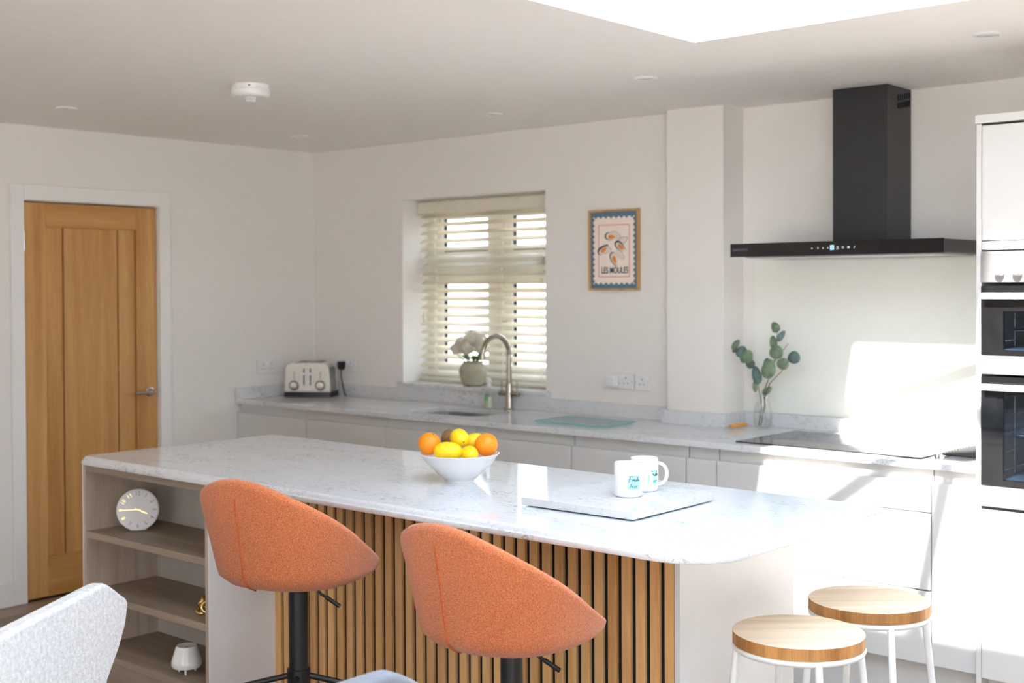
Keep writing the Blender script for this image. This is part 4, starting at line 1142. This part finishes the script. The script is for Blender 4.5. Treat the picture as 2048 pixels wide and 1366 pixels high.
# quartz board and mugs
qb = thing('quartz_board', 'square white quartz board lying on the island under the two mugs', 'board', (3.735, -1.985, IZ), math.radians(1.0))
part('slab', MB().prism(rrect(-0.197, 0.197, -0.207, 0.207, 0.006, 3), 0.004, 0.0265), 'quartz', qb, world=False, bevel=0.0015)
for sx_ in (-1, 1):
    for sy_ in (-1, 1):
        part('foot', MB().lathe([(0, 0.0002), (0.01, 0.0002), (0.01, 0.0042), (0, 0.0042)], (sx_ * 0.165, sy_ * 0.175, 0), 12), 'white', qb, world=False)
STROKES = {  # handwriting as strokes in a unit square
    'top': [[(0.10, 0.52), (0.16, 0.70), (0.22, 0.92)], [(0.12, 0.90), (0.28, 0.95), (0.42, 0.93)], [(0.12, 0.74), (0.22, 0.76), (0.33, 0.74)],
            [(0.34, 0.58), (0.40, 0.74), (0.42, 0.68), (0.49, 0.73)], [(0.47, 0.64), (0.56, 0.70), (0.53, 0.75), (0.48, 0.66), (0.52, 0.58), (0.60, 0.64)],
            [(0.60, 0.60), (0.68, 0.74), (0.70, 0.62), (0.62, 0.57)], [(0.74, 0.56), (0.82, 0.92), (0.84, 0.86)], [(0.77, 0.64), (0.85, 0.73), (0.87, 0.60), (0.95, 0.66)]],
    'bot': [[(0.16, 0.10), (0.26, 0.38), (0.30, 0.44), (0.36, 0.10)], [(0.18, 0.22), (0.30, 0.26), (0.42, 0.24)], [(0.48, 0.12), (0.52, 0.28)], [(0.54, 0.37), (0.545, 0.385)], [(0.58, 0.10), (0.64, 0.28), (0.66, 0.22), (0.76, 0.28)]]}
def mug(x, y, z, hdir, lab_c, label):
    """hdir, lab_c: world angles of the handle and of the printed square's centre"""
    R, H = 0.0412, 0.0975
    t = thing('mug', label, 'mug', (x, y, z), group='white Fresh Air mugs')
    pr = [(0, 0.0), (0.036, 0.0), (0.0395, 0.003), (R, 0.008), (R, H - 0.003), (R - 0.0012, H), (R - 0.0028, H - 0.0005), (R - 0.0035, H - 0.004), (R - 0.0035, 0.010), (0.032, 0.006), (0, 0.006)]
    part('body', MB().lathe(pr, (x, y, z), 48), 'ceramic', t, smooth=True)
    pts = []
    for k in range(13):
        a = -PI / 2 + PI * k / 12
        u = R - 0.003 + 0.0285 * max(0, math.cos(a)) ** 0.8; w = H * 0.52 + 0.031 * math.sin(a)
        pts.append((x + u * math.cos(hdir), y + u * math.sin(hdir), z + w))
    part('handle', MB().tube(pts, 0.0052, 10), 'ceramic', t, smooth=True)
    sq, z0 = 0.0405, 0.0235
    def on(u, w, d):
        a = lab_c + (u - 0.5) * sq / R
        return (x + (R + d) * math.cos(a), y + (R + d) * math.sin(a), z + z0 + w * sq)
    n = 10
    rows = [[on(k / n, w, 0.0003) for k in range(n + 1)] for w in (0, 1)]
    lb_ = part('printed_square', MB().add(rows[0] + rows[1], [(k, k + 1, n + 2 + k, n + 1 + k) for k in range(n)]), 'aqua', t)
    b = MB()
    for st in STROKES['top'] + STROKES['bot']:
        fine = []
        for p, q in zip(st[:-1], st[1:]):
            for s in (0, 0.5): fine.append(on(p[0] + (q[0] - p[0]) * s, p[1] + (q[1] - p[1]) * s, 0.0006))
        fine.append(on(st[-1][0], st[-1][1], 0.0006))
        b.tube(fine, 0.0008, 5)
    part('handwriting', b, 'ink', lb_)
cam2 = math.atan2(CAM[1] + 2.0, CAM[0] - 3.77)
mug(3.771, -1.985, IZ + 0.0267, cam2 + math.radians(82), cam2 + math.radians(24), 'front white mug on the quartz board with the whole aqua Fresh Air print visible')
mug(3.748, -1.873, IZ + 0.0267, cam2 + math.radians(86), cam2 + math.radians(42), 'white mug on the quartz board, partly hidden behind the other mug')

# fruit bowl
bo = Vector((3.079, -1.965, IZ + 0.0002))
bt = thing('fruit_bowl', 'flared white ceramic bowl of citrus fruit on the island', 'bowl', bo)
bp = [(0, 0.004), (0.040, 0.004), (0.044, 0.0), (0.047, 0.0), (0.047, 0.004), (0.075, 0.028), (0.105, 0.058), (0.1285, 0.0885), (0.1305, 0.090), (0.1275, 0.091), (0.1255, 0.0885), (0.101, 0.060), (0.070, 0.030), (0.040, 0.010), (0, 0.009)]
part('bowl', MB().lathe(bp, bo, 56), 'ceramic', bt, smooth=True)
LAT, DEP = Vector((math.cos(math.radians(42)), math.sin(math.radians(42)), 0)), Vector((-0.67, 0.743, 0))
def fruit(kind, lat, dep, z, rx, rz, label, rot=0.0, tilt=0.0):
    c = bo + LAT * lat + DEP * dep + Vector((0, 0, z - bo.z))
    cat = kind
    mat = {'orange': 'orange_fruit', 'lemon': 'lemon', 'kiwi': 'kiwi'}[kind]
    t = thing(kind, label, cat, c, group={'orange': 'oranges in the bowl', 'lemon': 'lemons in the bowl', 'kiwi': None}[kind])
    M3 = Matrix.Rotation(rot, 3, 'Z') @ Matrix.Rotation(tilt, 3, 'Y')
    if kind == 'lemon':
        pf = []
        for k in range(19):
            s = -1 + 2 * k / 18
            r = rz * (max(0, 1 - abs(s) ** 2.3)) ** 0.55
            if abs(s) > 0.90: r = max(r * 0.55, rz * 0.10 if abs(s) < 1 else 0)
            pf.append((r, s * rx * 1.06))
        pf[0] = (0, pf[0][1]); pf[-1] = (0, pf[-1][1])
        b = MB().lathe(pf, (0, 0, 0), 24)
        b.v = [tuple(M3 @ Vector((q[2], q[0], q[1]))) for q in b.v]
    else:
        b = MB().ball((0, 0, 0), rx, rx, rz, 28, 16, M3)
    part('peel', b, mat, t, world=False, smooth='all')
    tipv = M3 @ (Vector((rx * 1.04, 0, 0)) if kind == 'lemon' else Vector((0, 0, rz)))
    part('stem_end', MB().ball(tuple(tipv), 0.0028, n=8, m=6), 'stalk', t, world=False)
a42 = math.radians(42)
fruit('orange', -0.098, 0.005, 1.042, 0.0375, 0.0365, 'orange at the left rim of the white fruit bowl', tilt=0.5)
fruit('orange', 0.0875, 0.000, 1.038, 0.0385, 0.0375, 'orange at the right rim of the white fruit bowl', tilt=-0.4)
fruit('lemon', -0.036, -0.042, 1.022, 0.0455, 0.0315, 'large lemon lying on its side at the front of the fruit bowl', a42 - 0.1)
fruit('lemon', 0.000, 0.018, 1.058, 0.036, 0.0300, 'lemon on top of the fruit pile, end facing forward', a42 - 1.15, 0.25)
fruit('lemon', 0.0345, -0.050, 1.013, 0.034, 0.0275, 'small lemon at the front of the bowl, before the right-hand orange', a42 - 1.3, 0.2)
fruit('lemon', 0.050, 0.066, 1.040, 0.036, 0.0285, 'lemon mostly hidden behind the top lemon and the right-hand orange', a42 + 0.4)
fruit('kiwi', -0.036, 0.064, 1.052, 0.0265, 0.030, 'brown kiwi peeking out behind the top lemon')

# clock on the top shelf
cc = Vector((1.700, -2.285, 0.6355))
face_a = math.atan2(CAM[1] - cc.y, CAM[0] - cc.x) + PI / 2 - 0.06
cr = 0.078
ck = thing('clock', 'round white table clock with gold numerals leaning on the top shelf', 'clock', cc, face_a)
lean = Matrix.Rotation(math.radians(-8), 4, 'X')
def tilt_b(b): return shift(b, lambda v: lean @ v)
part('case', tilt_b(MB().lathe([(0, 0.028), (cr - 0.004, 0.028), (cr, 0.025), (cr, 0.003), (cr - 0.004, 0.0), (0, 0.0)], (0, 0.0, cr), 56, 'y')), 'white', ck, world=False, smooth=True)
part('face', tilt_b(MB().lathe([(0, 0.0295), (cr - 0.006, 0.0293), (cr - 0.006, 0.027), (0, 0.027)], (0, 0, cr), 48, 'y')), 'clock_face', ck, world=False, smooth=True)
for h in range(1, 13):
    a = 2 * PI * h / 12
    p = lean @ Vector((0.060 * math.sin(a), -0.0300, cr + 0.060 * math.cos(a)))
    R3 = lean.to_3x3() @ Matrix.Rotation(PI / 2, 3, 'X') @ Matrix.Rotation(-a if abs(math.cos(a)) > 0.1 and math.cos(a) > 0 else (PI - a if math.cos(a) < -0.1 else -a), 3, 'Z')
    o = text('numeral', str(h), 0.021, p, ck, 'gold' if 7 < h < 12 else 'logo_grey', rot=R3.to_euler(), ext=0.0003, world=False)
    o.data.materials[0] = M['gold'] if 7 < h < 12 else M['grey_print']
def hand(a, L, w):
    d = Vector((math.sin(a), 0, math.cos(a))); s = Vector((math.cos(a), 0, -math.sin(a)))
    c = Vector((0, -0.0310, cr))
    q = [c - d * 0.012 + s * w * 0.6, c + d * L * 0.8 + s * w, c + d * L, c + d * L * 0.8 - s * w, c - d * 0.012 - s * w * 0.6]
    b = MB().add(q + [p + Vector((0, 0.0008, 0)) for p in q], [(0, 1, 2, 3, 4), (9, 8, 7, 6, 5)] + [(i, 5 + i, 5 + (i + 1) % 5, (i + 1) % 5) for i in range(5)])
    part('clock_hand', tilt_b(b), 'gold', ck, world=False)
hand(math.radians(270), 0.066, 0.0020)
hand(math.radians(114), 0.042, 0.0024)
part('hub', tilt_b(MB().lathe([(0, 0.034), (0.005, 0.033), (0.005, 0.0295), (0, 0.0295)], (0, 0, cr), 16, 'y')), 'gold', ck, world=False, smooth=True)
part('stand', MB().box(-0.03, 0.03, 0.0, 0.012, 0.0, 0.06), 'white', ck, world=False)

# gold ornament on the middle shelf
gx, gy, gz = 2.196, -2.345, 0.4114
go = thing('gold_ornament', 'gold knot ornament of linked loops on the middle shelf, half hidden by the side', 'ornament', (gx, gy, gz))
for (dx, dy, dz, rx, rz_) in ((0.0, 0.0, 0.026, 0.5, 0.4), (0.035, -0.004, 0.032, 1.3, 1.0), (-0.018, 0.012, 0.044, 0.9, -0.7)):
    b = MB().ring((0, 0, 0), 0.0185, 0.0068, 24, 10)
    R3 = Matrix.Rotation(rz_, 3, 'Z') @ Matrix.Rotation(rx, 3, 'X')
    b.v = [tuple(R3 @ Vector(q) + Vector((gx + dx, gy + dy, gz + dz))) for q in b.v]
    zmin = min(q[2] for q in b.v)
    if dz < 0.03: b.v = [(q[0], q[1], q[2] - zmin + gz) for q in b.v]
    part('loop', b, 'gold', go, smooth='all')
# diffuser on the bottom shelf
dx_, dy_ = 2.105, -2.350
df = thing('ceramic_pot', 'small white tapered ceramic pot on three stub feet on the lowest visible shelf', 'pot', (dx_, dy_, 0.1903))
part('body', MB().lathe([(0, 0.016), (0.036, 0.016), (0.050, 0.022), (0.0545, 0.032), (0.053, 0.042), (0.037, 0.094), (0.035, 0.097), (0.032, 0.0955), (0, 0.088)], (dx_, dy_, 0.1903), 40), 'ceramic', df, smooth=True)
part('opening', MB().lathe([(0, 0.0905), (0.007, 0.0905), (0.007, 0.088), (0, 0.088)], (dx_, dy_, 0.1903), 14), 'grey_print', df)
for k in range(3):
    a = -0.7 + k * 2 * PI / 3
    fx, fy = dx_ + 0.032 * math.cos(a), dy_ + 0.032 * math.sin(a)
    part('foot', MB().lathe([(0, 0.0), (0.0035, 0.0), (0.0065, 0.022), (0, 0.022)], (fx, fy, 0.1903), 12), 'ceramic', df, smooth=True)

# ================================================================ ORANGE BAR STOOLS
SP = dict(a=0.2118, bf=0.2373, bb=0.2175, n=2.2601, h0=0.0435, hb=0.3235, k=1.5013, zr=0.0519, nn=1.8557, lb=0.1563, ls=0.3009, lf=0.1873)
NT = 72
def sprof(th, z, inset=0.0):
    c, s = -math.cos(th), math.sin(th)
    by = SP['bf'] if c > 0 else SP['bb']
    R = (abs(s / SP['a']) ** SP['n'] + abs(c / by) ** SP['n']) ** (-1 / SP['n'])
    lean_ = (SP['lf'] if c > 0 else SP['lb']) * c * c + SP['ls'] * s * s
    q = 1 - min(max(z / SP['zr'], 0), 1)
    r = R * (0.35 + 0.65 * (1 - q ** SP['nn']) ** (1 / SP['nn'])) + lean_ * max(z - 0.05, 0) - inset
    return (r * s, r * c, z)
def rimh(th):
    w = (1 + math.cos(th)) / 2
    return SP['h0'] + (SP['hb'] - SP['h0']) * w ** SP['k']
def stool_shell():
    rings = []
    ths = [2 * PI * k / NT for k in range(NT)]
    for t in [j / 13 for j in range(13)] + [0.97]:
        rings.append([sprof(a, (rimh(a) - 0.004) * t) for a in ths])
    for ins, dz in ((0.004, 0.0), (0.014, 0.006), (0.026, 0.004), (0.034, -0.006)):
        rings.append([(lambda p, z: (p[0], p[1], z))(sprof(a, rimh(a), ins), rimh(a) + dz) for a in ths])
    for f in (0.8, 0.55, 0.3, 0.08):
        rings.append([(lambda h: sprof(a, max(h, 0.032), 0.036))(0.040 + (rimh(a) - 0.040) * f) if rimh(a) > 0.06 else sprof(a, 0.040 + 0.004 * f, 0.045) for a in ths])
    b = MB(); n = NT
    b.add([p for r in rings for p in r], [(i * n + k, i * n + (k + 1) % n, (i + 1) * n + (k + 1) % n, (i + 1) * n + k) for i in range(len(rings) - 1) for k in range(n)])
    b.f.append(tuple(range(n))[::-1]); b.f.append(tuple(range((len(rings) - 1) * n, len(rings) * n)))
    return b
def bar_stool(x, y, zb, rz, label):
    t = thing('bar_stool', label, 'bar stool', (x, y, 0), rz, 'orange bar stools at the island')
    up = lambda b: shift(b, lambda v: v + Vector((0, 0, zb)))
    part('shell', up(stool_shell()), 'orange', t, world=False, smooth='all')
    cu = MB().lathe([(0, 0.036), (0.15, 0.036), (0.166, 0.044), (0.168, 0.056), (0.155, 0.070), (0, 0.078)], (0, 0.015, 0), 48)
    part('seat_cushion', up(cu), 'orange', t, world=False, smooth='all')
    sm = []
    for j in range(22):
        z = 0.016 + (rimh(0) * 0.86 - 0.016) * j / 21
        p = sprof(0, z); sm.append((p[0], p[1] - 0.0005, z))
    part('seam_piping', up(MB().tube(sm, 0.0030, 7)), 'seam', t, world=False, smooth='all')
    part('mounting_plate', MB().box(-0.07, 0.07, -0.07, 0.07, zb - 0.006, zb + 0.001), 'black', t, world=False)
    part('column', MB().lathe([(0, 0.02), (0.0275, 0.02), (0.0275, zb - 0.004), (0, zb - 0.004)], (0, 0, 0), 32), 'black', t, world=False, smooth=True)
    part('base', MB().lathe([(0, 0.0), (0.205, 0.0), (0.205, 0.006), (0.15, 0.014), (0.05, 0.03), (0.03, 0.045), (0.0275, 0.045)], (0, 0, 0), 48), 'black', t, world=False, smooth=True)
    ft = MB().lathe([(0.0278, zb - 0.292), (0.033, zb - 0.290), (0.033, zb - 0.242), (0.0278, zb - 0.240)], (0, 0, 0), 24)
    cang = math.radians(41.3) - rz
    for a, drop, L in ((cang, 0.042, 0.21), (cang + PI, 0.042, 0.21), (cang - PI / 2, 0.042, 0.21)):
        ft.tube([(0.03 * math.cos(a), 0.03 * math.sin(a), zb - 0.262), (0.1 * math.cos(a), 0.1 * math.sin(a), zb - 0.278), (L * math.cos(a), L * math.sin(a), zb - 0.262 - drop)], 0.0085, 10)
    arc = [(0.21 * math.cos(cang + PI + PI * k / 16), 0.21 * math.sin(cang + PI + PI * k / 16), zb - 0.304) for k in range(17)]
    ft.tube(arc, 0.0085, 10)
    part('footrest', ft, 'black', t, world=False, smooth=True)
    la = math.radians(41.3) - rz
    d = Vector((math.cos(la), math.sin(la), 0))
    lv = part('height_lever', MB().tube([d * 0.04 + Vector((0, 0, zb - 0.004)), d * 0.052 + Vector((0, 0, zb - 0.012)), d * 0.064 + Vector((0, 0, zb - 0.030)), d * 0.085 + Vector((0, 0, zb - 0.043))], 0.0042, 8), 'black', t, world=False, smooth=True)
    part('lever_grip', MB().tube([d * 0.080 + Vector((0, 0, zb - 0.040)), d * 0.118 + Vector((0, 0, zb - 0.066))], 0.0062, 8), 'black', lv, world=False, smooth=True)
    return t
bar_stool(3.103, -2.655, 0.7125, math.radians(9.85), 'orange fabric bar stool on a black column, in front of the shelf unit end')
bar_stool(3.888, -2.631, 0.6788, math.radians(-1.89), 'orange fabric bar stool on a black column, before the middle of the slatted front')

# ================================================================ WOODEN STOOLS
def wood_stool(x, y, H, label):
    t = thing('wooden_stool', label, 'stool', (x, y, 0), math.radians(0), 'round wooden stools with white legs')
    R, th = 0.168, 0.031
    n = 7; ang0 = math.radians(43)
    e, s = Vector((math.cos(ang0), math.sin(ang0), 0)), Vector((-math.sin(ang0), math.cos(ang0), 0))
    w = 2 * R / n
    for k in range(n):
        a0, a1 = -R + k * w + 0.0002, -R + (k + 1) * w - 0.0002
        out = []
        m = 8
        for j in range(m + 1):
            u = a0 + (a1 - a0) * j / m
            out.append((math.sqrt(max(0, R * R - u * u)), u))
        o2 = [(-q[0], q[1]) for q in out[::-1]]
        ol = out + o2
        clean = []
        for q in ol:
            if not clean or (abs(q[0] - clean[-1][0]) + abs(q[1] - clean[-1][1])) > 1e-5: clean.append(q)
        b = MB().prism(clean, H - th, H)
        po_ = part('seat_plank', b, 'mango', t, world=False, bevel=0.0004, seg=1)
        po_.rotation_euler = (0, 0, ang0)
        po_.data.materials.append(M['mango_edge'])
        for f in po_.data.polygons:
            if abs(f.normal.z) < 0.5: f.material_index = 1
    part('seat_ring', MB().ring((0, 0, H - th - 0.008), R - 0.006, 0.0085, 48, 10), 'white_metal', t, world=False, smooth='all')
    part('seat_plate', MB().lathe([(0, H - th - 0.006), (R - 0.01, H - th - 0.006), (R - 0.01, H - th - 0.0005), (0, H - th - 0.0005)], (0, 0, 0), 40), 'white_metal', t, world=False)
    for k in range(4):
        a = math.radians(-44 + 90 * k)
        r0, r1 = R - 0.006, 0.232
        part('leg', MB().tube([(r0 * math.cos(a), r0 * math.sin(a), H - th - 0.010), (r1 * math.cos(a), r1 * math.sin(a), 0.0)], 0.0098, 12), 'white_metal', t, world=False, smooth=True)
    rr = R - 0.006 + (0.232 - R + 0.006) * 0.62
    part('foot_ring', MB().ring((0, 0, (H - th) * 0.38), rr, 0.007, 40, 8), 'white_metal', t, world=False, smooth='all')
wood_stool(4.331, -2.013, 0.660, 'round wooden stool with white legs at the island end, its seat overlapping the other stool')
wood_stool(4.319, -1.581, 0.660, 'round wooden stool with white legs standing behind, close to the sunlit drawers')

# ================================================================ DINING CHAIRS
def dining_chair(mat, loc, rz, label, half=0.374, name='dining_chair'):
    t = thing(name, label, 'chair', loc, rz)
    h = half
    o = [(-h + 0.118, 0.60), (-h + 0.054, 0.66), (-h + 0.016, 0.71), (-h + 0.002, 0.752), (-h, 0.768), (-h + 0.012, 0.778), (-h + 0.040, 0.794), (-h + 0.075, 0.815), (-h + 0.105, 0.832), (-h + 0.125, 0.840), (-h + 0.145, 0.842)]
    right = [(-a, b) for a, b in o[::-1]]
    o = [(-h + 0.150, 0.44)] + o + right + [(h - 0.150, 0.44)]
    part('backrest', MB().prism(o[::-1], -0.045, 0.0, 'y'), mat, t, world=False, bevel=0.012, seg=4)
    part('seat', MB().prism(rrect(-h + 0.12, h - 0.12, -0.55, -0.02, 0.06, 6), 0.37, 0.47), mat, t, world=False, bevel=0.03, seg=4)
    for sx_ in (-1, 1):
        for yy in (-0.50, -0.06):
            part('leg', MB().tube([(sx_ * (h - 0.15), yy, 0.372), (sx_ * (h - 0.12), yy * 1.04, 0.0)], [0.014, 0.010], 10), 'dark_leg', t, world=False, smooth=True)
    return t
e = Vector((0.5524, -0.8336, 0))
dining_chair('boucle', Vector((3.18, -3.31, 0)) + e * 0.24, math.atan2(-0.8336, 0.5524), 'pale textured upholstered chair back in front of the shelf unit')
e2 = Vector((0.02, -1.0, 0)).normalized()
dining_chair('grey_velvet', Vector((4.228, -3.345, 0)) + e2 * 0.17, math.atan2(e2.y, e2.x), 'blue-grey upholstered chair whose top peeks up between the two orange stools', half=0.30)

texts_to_meshes()
